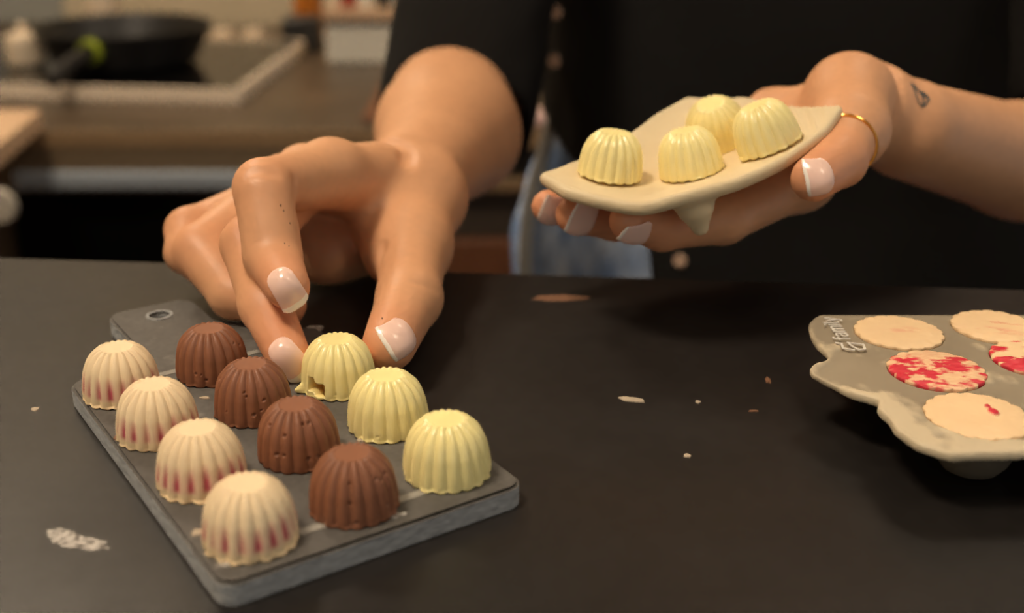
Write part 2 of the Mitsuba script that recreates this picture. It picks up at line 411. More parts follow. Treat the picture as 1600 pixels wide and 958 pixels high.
# ------------------------------------------------------------------ chocolates
PROFILE = np.array([(0.0, 0.0), (0.6, 0.0), (0.95, 0.0), (0.985, 0.03), (1.0, 0.12), (1.0, 0.25), (0.985, 0.42), (0.96, 0.58), (0.935, 0.74), (0.885, 0.90), (0.815, 1.05), (0.73, 1.17), (0.63, 1.27), (0.54, 1.34), (0.465, 1.385), (0.42, 1.395), (0.39, 1.375), (0.36, 1.36), (0.15, 1.36), (0.0, 1.36)])
def chocolate_mesh(kind, seed, R=0.0115, lobes=18, hole=None, turn=0.0):
    rng = np.random.default_rng(seed)
    s = np.r_[0, np.cumsum(np.linalg.norm(np.diff(PROFILE, axis=0), axis=1))]
    mid = slice(2, 16)
    dense = np.r_[s[:2], np.linspace(s[2], s[16], 62), s[17:]]
    r0, z0 = np.interp(dense, s, PROFILE[:, 0]), np.interp(dense, s, PROFILE[:, 1])
    from scipy.ndimage import gaussian_filter1d
    k = slice(6, 62)
    r0[k], z0[k] = gaussian_filter1d(r0, 1.5)[k], gaussian_filter1d(z0, 1.5)[k]
    dr_, dz_ = np.gradient(r0, dense), np.gradient(z0, dense)
    nr, nz = dz_, -dr_
    l = np.hypot(nr, nz) + 1e-9
    nr, nz = nr / l, nz / l
    th = np.arange(234) * 2 * np.pi / 234
    g = np.abs(np.cos(lobes * th / 2)) ** 0.75
    amp = np.interp(dense, [s[2], s[4], s[9], s[13], s[15], s[16], s[17]], [0.055, 0.085, 0.085, 0.07, 0.05, 0.02, 0.0]) * (dense > s[1])
    G = (1 - g)[None, :] * amp[:, None]
    r = r0[:, None] - nr[:, None] * G
    z = z0[:, None] - nz[:, None] * G
    c, sn = np.cos(th)[None], np.sin(th)[None]
    P = np.stack([r * c, r * sn, z + 0 * r], -1)
    # a ragged rim at the foot where the mould overflowed
    rag = N(np.stack([np.cos(th) * 4, np.sin(th) * 4, th * 0 + seed], -1), 1.0, seed, 3)
    foot = np.exp(-((z0 - 0.02) / 0.05) ** 2) * (r0 > 0.9)
    rim = foot[:, None] * np.clip(rag - 0.42, 0, 1)[None] * 0.16
    P[..., 0] += rim * c
    P[..., 1] += rim * sn
    P[..., :2] *= 1 + 0.03 * (N(P * 0.8 + seed, 1.0, seed, 2)[..., None] - 0.5)
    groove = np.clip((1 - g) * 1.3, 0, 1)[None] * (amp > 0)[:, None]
    zz = z0[:, None] + 0 * th[None]
    one = np.ones_like(zz)[..., None]
    if kind == 'cream':
        col = one * lin(236, 212, 172)
        warm = np.clip(1 - zz / 0.4, 0, 1)[..., None]
        col = col * (1 - 0.5 * warm) + 0.5 * warm * lin(238, 203, 148)
        patch = np.clip((N(np.stack([np.cos(th) * 2.2, np.sin(th) * 2.2, th * 0 + 3 * seed], -1), 1.0, seed, 2) - 0.27) * 5, 0, 1)[None]
        win = np.clip((zz - 0.2) / 0.12, 0, 1) * np.clip((0.84 + 0.3 * (rag[None] - 0.5) - zz) / 0.4, 0, 1)
        pink = (np.clip(groove * 1.5 - 0.10, 0, 1) * win * (0.5 + 0.5 * patch))[..., None]
        halo = (win * 0.30 * patch)[..., None]
        col = col * (1 - halo) + halo * lin(216, 140, 132)
        col = col * (1 - 0.88 * pink) + 0.88 * pink * lin(184, 52, 80)
    elif kind == 'white':
        col = one * lin(247, 232, 160) * (1 - 0.05 * groove[..., None])
        col = col * (0.96 + 0.08 * N(P * 3, 1.0, seed, 2)[..., None])
    else:
        col = one * lin(136, 87, 61) * (0.92 + 0.16 * N(P * 4, 1.0, seed, 3)[..., None])
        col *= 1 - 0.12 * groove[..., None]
    def pit(direction, z, size, depth, dark):
        a = np.arctan2(direction[1], direction[0])
        da = (th - a + np.pi) % (2 * np.pi) - np.pi
        q = ((da[None] * np.maximum(r0[:, None], 0.3)) ** 2 + ((zz - z) * 1.2) ** 2) / size ** 2
        w = np.exp(-q ** 2)[..., None]
        nonlocal P, col
        P = P - w * depth * np.stack([nr[:, None] * c, nr[:, None] * sn, nz[:, None] + 0 * c], -1)
        col = col * (1 - dark * w)
    if kind == 'milk':
        for _ in range(26):
            a = rng.uniform(0, 2 * np.pi)
            pit((np.cos(a), np.sin(a)), rng.choice([rng.uniform(0.15, 0.5), rng.uniform(0.1, 1.25)]), rng.uniform(0.022, 0.05), 0.06, 0.35)
    elif kind == 'white':
        for _ in range(5):
            a = rng.uniform(0, 2 * np.pi)
            pit((np.cos(a), np.sin(a)), rng.uniform(0.05, 0.3), rng.uniform(0.02, 0.04), 0.03, 0.1)
    if hole is not None:
        a = np.arctan2(hole[1], hole[0]) - turn
        da = ((th - a + np.pi) % (2 * np.pi) - np.pi)[None]
        edge = 0.06 * (N(np.stack([da[0] * 9, da[0] * 0, da[0] * 0], -1), 1.0, 3, 2) - 0.5)[None]
        u, w_ = da / 0.24, (zz - 0.33 - edge + 0.25 * da) / 0.155
        w = np.clip((1.12 - np.maximum(np.abs(u), np.abs(w_))) / 0.16, 0, 1) * (amp > 0)[:, None]
        w = w[..., None]
        P[..., :2] = P[..., :2] * (1 - 0.34 * w) 
        col = col * (1 - w) + w * lin(196, 150, 62)
        chip = np.exp(-(((th - (a - 0.62) + np.pi) % (2 * np.pi) - np.pi) / 0.09) ** 2)[None] * np.exp(-((zz - 0.1) / 0.13) ** 2) * (amp > 0)[:, None]
        P[..., :2] *= 1 + 0.22 * chip[..., None]
    P = P * R
    m = loft(P, (False, False))
    return m, col.reshape(-1, 3)

def place(origin, normal=(0, 0, 1), turn=0.0):
    z = unit(normal)
    x = unit(np.cross([0, 1, 0], z))
    y = np.cross(z, x)
    c, s = math.cos(turn), math.sin(turn)
    M = np.eye(4)
    M[:3, 0], M[:3, 1], M[:3, 2], M[:3, 3] = c * x + s * y, -s * x + c * y, z, origin
    return T(M)

KIND = {'cream': 'cream_chocolate', 'white': 'white_chocolate', 'milk': 'milk_chocolate'}
def chocolate(kind, origin, label, group, seed, normal=(0, 0, 1), R=0.0115, hole=None):
    turn = seed * 0.7
    m, col = chocolate_mesh(kind, seed, R, hole=hole, turn=turn)
    return obj('praline', m, KIND[kind], color=col, label=label, category='chocolate', group=group, world=place(origin, normal, turn))

CREAM = [((-0.1178, 0.3226), 'cream fluted chocolate with raspberry streaks at the far left corner of the slate board'),
         ((-0.0997, 0.2968), 'cream fluted chocolate with raspberry streaks, second from the far end of its row'),
         ((-0.0809, 0.2702), 'cream fluted chocolate with raspberry streaks, second nearest in its row'),
         ((-0.0626, 0.2430), 'cream fluted chocolate with raspberry streaks, nearest at the front corner of the board')]
MILK = [((-0.0940, 0.3374), 'milk chocolate fluted praline farthest back, below the ring finger'),
        ((-0.0757, 0.3108), 'milk chocolate fluted praline, second from the back of the brown row'),
        ((-0.0580, 0.2847), 'milk chocolate fluted praline with bubble holes, third from the back of the brown row'),
        ((-0.0396, 0.2578), 'milk chocolate fluted praline nearest the front edge of the board')]
WHITE = [((-0.0531, 0.3284), 'pale yellow fluted chocolate with a broken side, pinched between finger and thumb'),
         ((-0.0354, 0.3020), 'pale yellow fluted chocolate in the middle of the yellow row on the board'),
         ((-0.0172, 0.2750), 'pale yellow fluted chocolate at the right front corner of the slate board')]
for i, (q, l) in enumerate(CREAM): chocolate('cream', (*q, BZ), l, 'cream and raspberry chocolates on the slate board', 11 + i, R=(0.0114, 0.0114, 0.0116, 0.0114)[i])
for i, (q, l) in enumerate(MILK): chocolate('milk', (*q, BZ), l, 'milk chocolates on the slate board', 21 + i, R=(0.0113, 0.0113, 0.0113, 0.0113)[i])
for i, (q, l) in enumerate(WHITE): chocolate('white', (*q, BZ), l, 'pale yellow chocolates on the slate board', 31 + i, R=(0.0115, 0.0117, 0.0117)[i], hole=(-0.50, -0.87) if i == 0 else None)

# ------------------------------------------------------------------ ceramic leaf dish held in the left hand
PO = V(*(0.0540, 0.4038, 1.1054))
rim_pts = np.array([(-45, -10, 1.2), (-37, -24, -.2), (-27, -32, -.8), (-12, -39, -1.2), (2, -38, 2.2), (18, -35, 5.6), (36, -25, 10.4), (54, -8, 17), (62, 5, 21.6), (48, 24, 17.5), (34, 38, 18), (13, 48, 16.0), (0, 39, 11.0), (-9.5, 32, 5.8), (-22, 20, 2.0), (-34, 8, 0.2)], float) / 1000
bed_pts = np.array([(-20, -5, -2.6), (8.5, -5, -1.6), (35, -8, 8.6), (22, 18, 4.6), (-5, 10, -1.5), (-8, -25, -2.5), (48, 5, 15.0)], float) / 1000
RB = RBFInterpolator(np.vstack([rim_pts, bed_pts])[:, :2], np.vstack([rim_pts, bed_pts])[:, 2], kernel='thin_plate_spline', smoothing=2e-7)
lim = curve(np.vstack([rim_pts, rim_pts[:1]])[:, :2], 160)
rim_poly = Polygon(rim_pts[:, :2]).buffer(0.006).buffer(-0.0095).buffer(0.0035)
def plate_h(x, y):
    return RB(np.stack([np.ravel(x), np.ravel(y)], -1)).reshape(np.shape(x))
def plate_sdf(h, thick):
    xs, ys = np.arange(-0.055, 0.072, h), np.arange(-0.052, 0.056, h)
    X, Y = np.meshgrid(xs, ys, indexing='ij')
    H = plate_h(X, Y)
    import shapely
    pts = shapely.points(np.stack([X, Y], -1))
    D = shapely.distance(rim_poly.exterior, pts) * np.where(shapely.contains(rim_poly, pts), -1, 1)
    comb = (X > 0.040) & (D < -0.003)
    H = H + np.where(comb, 0.00035 * np.sin((X - Y * 0.1) * 2 * np.pi / 0.0042), 0)
    gx, gy = np.gradient(H, h)
    return xs, ys, H, D, 1 / np.sqrt(1 + gx ** 2 + gy ** 2)
ph = 0.0009
xs, ys, PH, PD, PS = plate_sdf(ph, 0.0045)
F = Field((xs[0], ys[0], -0.02), (xs[-1], ys[-1], 0.03), ph)
zs = F.lo[2] + ph * np.arange(F.n[2])
r_ = 0.0021
qz = np.abs((zs[None, None] - PH[..., None] + 0.0024) * PS[..., None]) - (0.0024 - r_)
qd = np.broadcast_to(PD[..., None] + r_, qz.shape)
sd = np.minimum(np.maximum(qz, qd), 0) + np.hypot(np.maximum(qz, 0), np.maximum(qd, 0)) - r_
F.d[:sd.shape[0], :sd.shape[1], :] = sd[:F.n[0], :F.n[1]]
F.bone((0.007, -0.029, -0.0075), (0.0085, -0.029, -0.0125), 0.0058, 0.0030, 0.006)
F.bone((-0.02, 0.014, -0.003), (-0.02, 0.014, -0.008), 0.005, 0.0030, 0.006)
pm = F.mesh(5)
pm.apply_translation(PO)
obj('ceramic_dish', pm, 'ceramic', smooth=True, label='beige leaf-shaped ceramic dish with small feet, held up in the left hand', category='dish')
def on_plate(x, y, label, seed, R=0.0115, tilt=(0, 0)):
    e = 0.004
    x, y = x / 1000, y / 1000
    gx = (plate_h(np.array([x + e]), np.array([y])) - plate_h(np.array([x - e]), np.array([y])))[0] / (2 * e)
    gy = (plate_h(np.array([x]), np.array([y + e])) - plate_h(np.array([x]), np.array([y - e])))[0] / (2 * e)
    z = plate_h(np.array([x]), np.array([y]))[0]
    nrm = unit([-gx + tilt[0], -gy + tilt[1], 1])
    chocolate('white', PO + V(x, y, z) + nrm * 0.0011, label, 'pale yellow chocolates on the ceramic dish', seed, nrm, R)
on_plate(-20.3, -5, 'pale yellow fluted chocolate at the left tip of the beige dish', 41, 0.0113, (0, 0.03))
on_plate(8.8, -6, 'pale yellow fluted chocolate in the middle of the beige dish, near its foot', 42, 0.0113)
on_plate(35, -8, 'pale yellow fluted chocolate leaning on the raised right side of the dish', 43, 0.0113)
on_plate(21.5, 19, 'pale yellow fluted chocolate at the back of the dish, partly hidden', 44, 0.0113)

# ------------------------------------------------------------------ silicone mould with filled cups
MZ = TZ + 0.017
mo = np.array([(0.0955, 0.3508, 1.0670), (0.0981, 0.3573, 1.0670), (0.1040, 0.3618, 1.0670), (0.1149, 0.3646, 1.0670), (0.1327, 0.3669, 1.0670), (0.1508, 0.3699, 1.0670), (0.1731, 0.3716, 1.0670), (0.235, 0.352, 1.067), (0.25, 0.30, 1.067), (0.235, 0.248, 1.067),
               (0.1306, 0.2662, 1.0670), (0.1204, 0.2652, 1.0670), (0.1108, 0.2656, 1.0670), (0.1062, 0.2690, 1.0670), (0.1035, 0.2735, 1.0670), (0.1018, 0.2799, 1.0670), (0.1014, 0.2867, 1.0670), (0.1006, 0.2913, 1.0670), (0.1020, 0.2960, 1.0670), (0.0981, 0.2993, 1.0670), (0.0933, 0.3051, 1.0670), (0.0896, 0.3111, 1.0670),
               (0.0880, 0.3155, 1.0670), (0.0890, 0.3196, 1.0670), (0.0924, 0.3228, 1.0670), (0.0951, 0.3252, 1.0670), (0.0956, 0.3295, 1.0670), (0.0945, 0.3353, 1.0670), (0.0943, 0.3429, 1.0670)])[:, :2]
mpoly = Polygon(curve(np.vstack([mo, mo[:1]]), 260)[:-1]).buffer(0)
CAV = [((0.1226, 0.3450, 1.0670), 0.0134, 'plain'), ((0.1552, 0.3497, 1.0670), 0.0135, 'streak'), ((0.1250, 0.3164, 1.0670), 0.0137, 'red'), ((0.1584, 0.3247, 1.0670), 0.0135, 'redleft'), ((0.1263, 0.2867, 1.0670), 0.0138, 'dots')]
import shapely
hm = 0.0008
mx, my = np.arange(0.078, 0.205, hm), np.arange(0.238, 0.362, hm)
X, Y = np.meshgrid(mx, my, indexing='ij')
pts = shapely.points(np.stack([X, Y], -1))
D = shapely.distance(mpoly.exterior, pts) * np.where(shapely.contains(mpoly, pts), -1, 1)
P3 = np.stack([X, Y, X * 0], -1)
D = D + 0.0012 * (N(P3, 260, 4, 3) - 0.5) * np.clip((0.275 - Y + 0.06) / 0.03, 0.2, 1.4)
def residue(X, Y, D):
    """How thickly dried cream lies on the mould (0 to 1)."""
    P3 = np.stack([X, Y, X * 0], -1)
    a = N(P3, 90, 8, 4) + 0.35 * N(P3 * [1, 0.5, 1], 320, 9, 3) - 0.18
    edge = np.clip(1 - (-D) / (0.004 + 0.012 * np.clip((0.30 - Y) / 0.05, 0, 1)), 0, 1)
    low = np.clip((0.320 - Y) / 0.03, 0, 1) * np.clip((0.118 + 0.5 * (0.31 - Y) - X) / 0.02, 0, 1)
    return np.clip((a - 0.62 + 0.28 * edge + 0.52 * low) * 3.2, 0, 1)
RS = residue(X, Y, D)
hole = np.full(X.shape, 1.0)
for (cx, cy, _), rc, _k in CAV: hole = np.minimum(hole, np.hypot(X - cx, Y - cy) - rc * 0.99)
F = Field((mx[0], my[0], MZ - 0.0065), (mx[-1], my[-1], MZ + 0.004), hm)
zs = F.lo[2] + hm * np.arange(F.n[2])
topz = MZ + 0.0009 * RS
thick = 0.0020 + 0.0010 * RS
qz = np.abs(zs[None, None] - (topz - thick / 2)[..., None]) - (thick / 2 - 0.0009)[..., None]
qd = np.maximum(D, -hole)[..., None] + 0.0009 + 0 * qz
sd = np.minimum(np.maximum(qz, qd), 0) + np.hypot(np.maximum(qz, 0), np.maximum(qd, 0)) - 0.0009
F.d[...] = 0.02
F.d[:sd.shape[0], :sd.shape[1]] = sd[:F.n[0], :F.n[1]]
mm = F.mesh(3)
vx, vy = mm.vertices[:, 0], mm.vertices[:, 1]
vpts = shapely.points(np.stack([vx, vy], -1))
vd = -shapely.distance(mpoly.exterior, vpts)
rs = residue(vx, vy, vd)[:, None]
tone = N(np.c_[vx, vy, vx * 0], 45, 2, 3)[:, None]
base = lin(140, 128, 108) * (1 - tone) + lin(160, 148, 126) * tone
mcol = base * (1 - 0.8 * rs) + 0.8 * rs * lin(216, 200, 168)
mould = thing('silicone_mould', 'grey silicone chocolate mould with filled cups, cream smears and white lettering', 'mould')
obj('tray', mm, 'silicone', mould, color=mcol)
cupp = [(0.0, -0.0165), (0.0048, -0.0165), (0.0078, -0.0148), (0.0098, -0.0120), (0.0112, -0.0080), (0.0120, -0.0035), (0.0128, -0.002)]
for (cx, cy, _), rc, _k in CAV:
    m = lathe(cupp, 40, (cx, cy, MZ))
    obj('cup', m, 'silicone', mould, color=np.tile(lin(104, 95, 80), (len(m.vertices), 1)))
# lettering and the emblem below it
tm = meshkit.text_mesh('family', 0.0042, 0.0003)
tm.apply_translation([0, 0, 0])
tx0, tx1 = V(*(0.1049, 0.3373, 1.0670)), V(*(0.1048, 0.3557, 1.0670))
ax = unit(tx1 - tx0)
ay = np.cross([0, 0, 1], ax)
sc = np.linalg.norm(tx1 - tx0) / tm.bounds[1][0]
M = np.eye(4)
M[:3, 0], M[:3, 1], M[:3, 2], M[:3, 3] = ax * sc, ay * 1.25, [0, 0, 1], tx0 - ay * 0.0005 + V(0, 0, 0.0009)
tm.apply_transform(M)
obj('lettering', tm, 'white_print', mould, smooth=False, label='white word family printed along the left end')
em0 = V(*(0.1044, 0.3324, 1.0670))
def stroke(pts, w, z):
    from shapely.geometry import LineString
    g = LineString(pts).buffer(w / 2, cap_style=2, join_style=2)
    m = trimesh.creation.extrude_polygon(g, 0.0003, engine='earcut')
    M = np.eye(4)
    M[:3, 0], M[:3, 1], M[:3, 2], M[:3, 3] = ax, ay, [0, 0, 1], em0 + V(0, 0, z)
    m.apply_transform(M)
    return m
e = 0.00125
emb = cat(stroke([(-2.4 * e, 0), (-1.2 * e, 2.6 * e), (1.6 * e, 2.2 * e), (2.2 * e, 3.6 * e)], 0.0007, 0.0009), stroke([(2.2 * e, 0.4 * e), (1.0 * e, -3 * e), (-1.8 * e, -2.6 * e), (-2.2 * e, -1.0 * e), (0.4 * e, 0.2 * e), (2.2 * e, 0.4 * e)], 0.0007, 0.0009))
obj('emblem', emb, 'white_print', mould, smooth=False, label='white angular emblem beside the lettering')
# what fills the cups
FLAB = {'plain': 'pale chocolate filling with a faint pink streak, in the mould cup nearest the lettering', 'streak': 'pale chocolate filling with thin pink streaks, in the far right cup of the mould',
        'red': 'chocolate filling smeared with bright red raspberry in the middle cup of the mould', 'redleft': 'chocolate filling with red raspberry, cut off by the right edge of the photo', 'dots': 'pale chocolate filling with two red drops, in the nearest cup of the mould'}
for q, ((cx, cy, _), rc, kind) in enumerate(CAV):
    nr, nt = 46, 180
    rr = np.linspace(0, 1, nr) ** 0.9
    th = np.arange(nt) * 2 * np.pi / nt
    edge = rc * (1.03 - 0.06 * (1 - np.abs(np.cos(9 * th)) ** 0.7) + 0.02 * (N(np.stack([np.cos(th) * 3, np.sin(th) * 3, th * 0 + q], -1), 1.0, q, 3) - 0.5))
    X = cx + rr[:, None] * edge[None] * np.cos(th)
    Y = cy + rr[:, None] * edge[None] * np.sin(th)
    lx, ly = (X - cx) / rc, (Y - cy) / rc
    PP = np.stack([X, Y, X * 0 + q], -1)
    Z = MZ + 0.0006 + 0.0007 * (1 - rr[:, None] ** 6) + 0.0004 * (N(PP, 300, q, 3) - 0.5)
    col = np.ones(X.shape + (1,)) * lin(238, 206, 160) * (0.97 + 0.06 * N(PP, 120, q, 2)[..., None])
    n1, n2 = N(PP * [1, 1.6, 1], 230, q + 3, 4), N(PP * [1, 2.5, 1], 420, q + 5, 3)
    if kind == 'plain':
        red = np.exp(-((lx - 0.25) / 0.5) ** 2 - ((ly - 0.02) / 0.13) ** 2) * np.clip(n1 * 2 - 0.6, 0, 1) * 0.6
    elif kind == 'streak':
        red = (np.exp(-((ly + 0.45 + 0.25 * lx) / 0.16) ** 2) * np.exp(-((lx + 0.15) / 0.6) ** 2) + 0.6 * np.exp(-((ly - 0.1 + 0.3 * lx) / 0.05) ** 2) * (lx > -0.1)) * np.clip(n1 * 3 - 1.1, 0, 1) * 0.7
    elif kind == 'red':
        red = np.clip((n1 + 0.25 * np.exp(-((lx + 0.5) / 0.45) ** 2 - ((ly + 0.0) / 0.6) ** 2) + 0.14 * np.exp(-((lx - 0.65) / 0.3) ** 2) - 0.575) * 7, 0, 1) * (ly < 0.75)
        red = np.maximum(red, 0.22 * np.clip(n2 * 2 - 0.4, 0, 1))
    elif kind == 'redleft':
        red = np.clip((n1 + 0.3 * np.exp(-((lx + 0.7) / 0.5) ** 2 - ((ly + 0.45) / 0.3) ** 2) - 0.55) * 8, 0, 1)
    else:
        red = np.clip(1.3 - np.hypot((lx - 0.30) / 0.085, (ly - 0.02) / 0.13), 0, 1) + np.clip(1.2 - np.hypot((lx - 0.27) / 0.055, (ly - 0.24) / 0.08), 0, 1)
        red = np.clip(red * 3, 0, 1)
        Z = Z + 0.0006 * red
    red = red[..., None]
    col = col * (1 - red) + red * (lin(196, 24, 46) * n2[..., None] + lin(222, 70, 84) * (1 - n2[..., None]))
    X = np.vstack([X, X[-1:], X[-1:] * 0.0 + cx + 0.97 * (X[-1:] - cx)])
    Y = np.vstack([Y, Y[-1:], Y[-1:] * 0.0 + cy + 0.97 * (Y[-1:] - cy)])
    Z = np.vstack([Z, Z[-1:] - 0.0006, Z[-1:] * 0 + MZ - 0.004])
    col = np.concatenate([col, col[-1:], col[-1:]])
    m = loft(np.stack([X, Y, Z], -1), (False, True))
    obj('chocolate_filling', m, 'filling', color=np.vstack([col.reshape(-1, 3), col[-1, :1]]), label=FLAB[kind], category='chocolate', group='chocolate fillings in the mould')

# ------------------------------------------------------------------ the person
person = thing('person', 'person in a black short-sleeved shirt and jeans arranging chocolates at the table', 'person')
# --- right arm and hand, reaching down to the board
HS = 0.0012
R = {}
R['wrist'] = V(*(-0.0395, 0.4772, 1.0817))
R['hand0'] = V(*(-0.0412, 0.4593, 1.0826))
idx = [V(*(-0.0656, 0.4127, 1.1008)), V(*(-0.0812, 0.3722, 1.1071)), V(*(-0.0768, 0.3583, 1.0883)), V(*(-0.0692, 0.3406, 1.0845))]
mid = [V(*(-0.0774, 0.4288, 1.0952)), V(*(-0.0889, 0.3777, 1.0857)), V(*(-0.0797, 0.3552, 1.0724)), V(*(-0.0694, 0.3347, 1.0640))]
rng_ = [V(*(-0.0882, 0.4422, 1.0885)), V(*(-0.1119, 0.4024, 1.0747)), V(*(-0.0971, 0.3845, 1.0650)), V(*(-0.0769, 0.3738, 1.0650))]
pky = [V(*(-0.0966, 0.4508, 1.0803)), V(*(-0.1244, 0.4309, 1.0734)), V(*(-0.1227, 0.4201, 1.0679)), V(*(-0.1088, 0.4053, 1.0631))]
thb = [V(*(-0.0365, 0.4479, 1.0811)), V(*(-0.0374, 0.4144, 1.0726)), V(*(-0.0349, 0.3747, 1.0674)), V(*(-0.0387, 0.3414, 1.0648))]
elbow, midarm = V(*(-0.0329, 0.6867, 1.0729)), V(*(-0.0349, 0.5760, 1.0786))
shoulder = V(0.035, 0.775, TZ + 0.30)
lo, hi = (-0.135, 0.325, TZ + 0.002), (0.04, 0.76, TZ + 0.15)
A = Field(lo, hi, HS)
Bf = Field(lo, hi, HS)
A.chain([R['wrist'], midarm, elbow], [0.0172, 0.030, 0.0375], 0.012)
A.bone(V(*(-0.0361, 0.4913, 1.0820)), V(*(-0.0280, 0.5895, 1.0719)), 0.0150, 0.0315, 0.016)
A.bone(elbow, shoulder, 0.036, 0.046, 0.02)
A.bone(R['wrist'], R['hand0'], 0.0172, 0.0172, 0.008)
for tip, r0, r1 in ((idx[0], 0.0165, 0.0112), (mid[0], 0.0155, 0.0105), (rng_[0], 0.0145, 0.0098), (pky[0], 0.0135, 0.0090)):
    A.bone(R['hand0'], tip, r0, r1, 0.009)
A.chain([R['hand0'], thb[0], thb[1]], [0.0165, 0.0158, 0.0142], 0.008)
A.bone(thb[0], V(*(-0.0460, 0.4260, 1.0745)), 0.0150, 0.0118, 0.010)
A.chain([R['hand0'], V(*(-0.0539, 0.4511, 1.0647)), V(*(-0.0711, 0.4369, 1.0615)), V(*(-0.0917, 0.4504, 1.0738))], [0.0160, 0.0140, 0.0112, 0.0095], 0.009)      # heel of the palm
A.bone(V(*(-0.0454, 0.4247, 1.0742)), V(*(-0.0459, 0.4129, 1.0688)), 0.0110, 0.0085, 0.006)
A.bone(V(*(-0.0472, 0.4294, 1.0778)), V(*(-0.0604, 0.4232, 1.0946)), 0.0085, 0.0075, 0.008)      # web between thumb and index finger
nrm = lambda a, b: unit(np.cross(a, b))
def finger(chain, radii, k=0.0028, knuckle=None):
    G = Field(lo, hi, HS)
    for i in range(3): G.bone(chain[i], chain[i + 1], radii[i], radii[i + 1], k)
    for i in (1, 2):      # pad of each phalanx on the inner side
        bend = unit(chain[i - 1] - chain[i]) + unit(chain[i + 1] - chain[i])
        if np.linalg.norm(bend) > 0.25:
            bend = unit(bend)
            c = (chain[i] + chain[i - 1]) / 2 + bend * radii[i] * 0.22
            ax_ = unit(chain[i] - chain[i - 1])
            G.bone(c - ax_ * 0.007, c + ax_ * 0.005, radii[i] * 0.9, radii[i] * 0.86, 0.004)
    return G
def join(target, G, k):
    w = np.clip(k - np.abs(target.d - G.d), 0, None) / k
    target.d = np.minimum(target.d, G.d) - w * w * k * 0.25
join(Bf, finger(idx, [0.0112, 0.0092, 0.0090, 0.0070]), 0.0012)
join(Bf, finger(mid, [0.0105, 0.0090, 0.0083, 0.0069]), 0.0012)
join(Bf, finger(rng_, [0.0100, 0.0097, 0.0083, 0.0069]), 0.0012)
join(Bf, finger(pky, [0.0090, 0.0079, 0.0074, 0.0062]), 0.0012)
G = Field(lo, hi, HS)
G.chain(thb[1:], [0.0138, 0.0104, 0.0078], 0.005)
G.bone(thb[2], thb[3], 0.0098, 0.0078, 0.003)
join(Bf, G, 0.0012)
join(A, Bf, 0.008)
def groove(fld, pts, r=0.0009, depth=0.0004, k=0.0016):
    q = fld.snap(curve(pts, 14))
    q = q + fld.grad(q) * (r - depth)
    for i in range(len(q) - 1): fld.bone(q[i], q[i + 1], r, r, k, op='cut')
groove(A, [(-0.0520, 0.4684, 1.0921), (-0.0412, 0.4627, 1.0912), (-0.0327, 0.4575, 1.0863), (-0.0256, 0.4539, 1.0773)], 0.0016, 0.0010, 0.004)
groove(A, [(-0.0565, 0.4593, 1.0963), (-0.0463, 0.4492, 1.0925), (-0.0397, 0.4426, 1.0866)], 0.0016, 0.0005, 0.004)
groove(A, [(-0.0442, 0.3979, 1.0770), (-0.0426, 0.3941, 1.0730), (-0.0432, 0.3893, 1.0690)], 0.0014, 0.0005, 0.003)
groove(A, [(-0.0718, 0.3730, 1.1093), (-0.0712, 0.3699, 1.1041), (-0.0710, 0.3672, 1.0973)], 0.0010, 0.0009)
for off in (-0.0015, 0, 0.0015): groove(A, V((-0.0847, 0.3633, 1.1145), (-0.0790, 0.3639, 1.1160), (-0.0738, 0.3654, 1.1143)) + V(0, 0, off), 0.0005, 0.00018, 0.0008)
for off in (-0.001, 0.001): groove(A, V((-0.0340, 0.3665, 1.0738), (-0.0293, 0.3668, 1.0746), (-0.0253, 0.3699, 1.0716)) + V(0, 0, off), 0.0005, 0.0002, 0.0008)
armR = A.mesh(4)

# --- left hand holding the dish
LF = {}
wl = V(*(0.1600, 0.4731, 1.1040))
lo2, hi2 = (0.0, 0.33, TZ - 0.02), (0.36, 0.66, TZ + 0.12)
L = Field(lo2, hi2, HS)
LB = Field(lo2, hi2, HS)
elbowL, shoulderL = V(*(0.3091, 0.5997, 1.0434)), V(0.385, 0.775, TZ + 0.30)
L.chain([wl, V(*(0.2363, 0.5387, 1.0740)), elbowL], [0.0172, 0.0235, 0.033], 0.012)
L.bone(V(*(0.1629, 0.4769, 1.0999)), V(*(0.2428, 0.5445, 1.0669)), 0.0165, 0.0215, 0.012)
L.bone(elbowL, shoulderL, 0.036, 0.046, 0.02)
iL = [V(*(0.1078, 0.4286, 1.0948)), V(*(0.0746, 0.3990, 1.0880)), V(*(0.0518, 0.3883, 1.0882)), V(*(0.0391, 0.3787, 1.0937))]
mL = [V(*(0.1092, 0.4478, 1.0997)), V(*(0.0658, 0.4174, 1.0882)), V(*(0.0372, 0.4058, 1.0861)), V(*(0.0218, 0.3967, 1.0902))]
rL = [V(*(0.1101, 0.4702, 1.1020)), V(*(0.0614, 0.4370, 1.0861)), V(*(0.0291, 0.4220, 1.0836)), V(*(0.0133, 0.4141, 1.0880))]
pL = [V(*(0.1088, 0.4909, 1.1053)), V(*(0.0721, 0.4614, 1.0879)), V(*(0.0463, 0.4460, 1.0843)), V(*(0.0321, 0.4387, 1.0849))]
tL = [V(*(0.1305, 0.4557, 1.1198)), V(*(0.1222, 0.4214, 1.1147)), V(*(0.1121, 0.3940, 1.1106)), V(*(0.0987, 0.3742, 1.1096))]
hp = V(*(0.1410, 0.4707, 1.1113))
for tip, r0, r1 in ((iL[0], 0.016, 0.0120), (mL[0], 0.0155, 0.0110), (rL[0], 0.015, 0.0105), (pL[0], 0.0145, 0.0095)):
    L.bone(hp, tip, r0, r1, 0.009)
L.bone(wl, hp, 0.0172, 0.0162, 0.006)
L.bone(hp, tL[0], 0.0162, 0.0148, 0.008)
L.bone(tL[0], tL[1], 0.0148, 0.0120, 0.008)
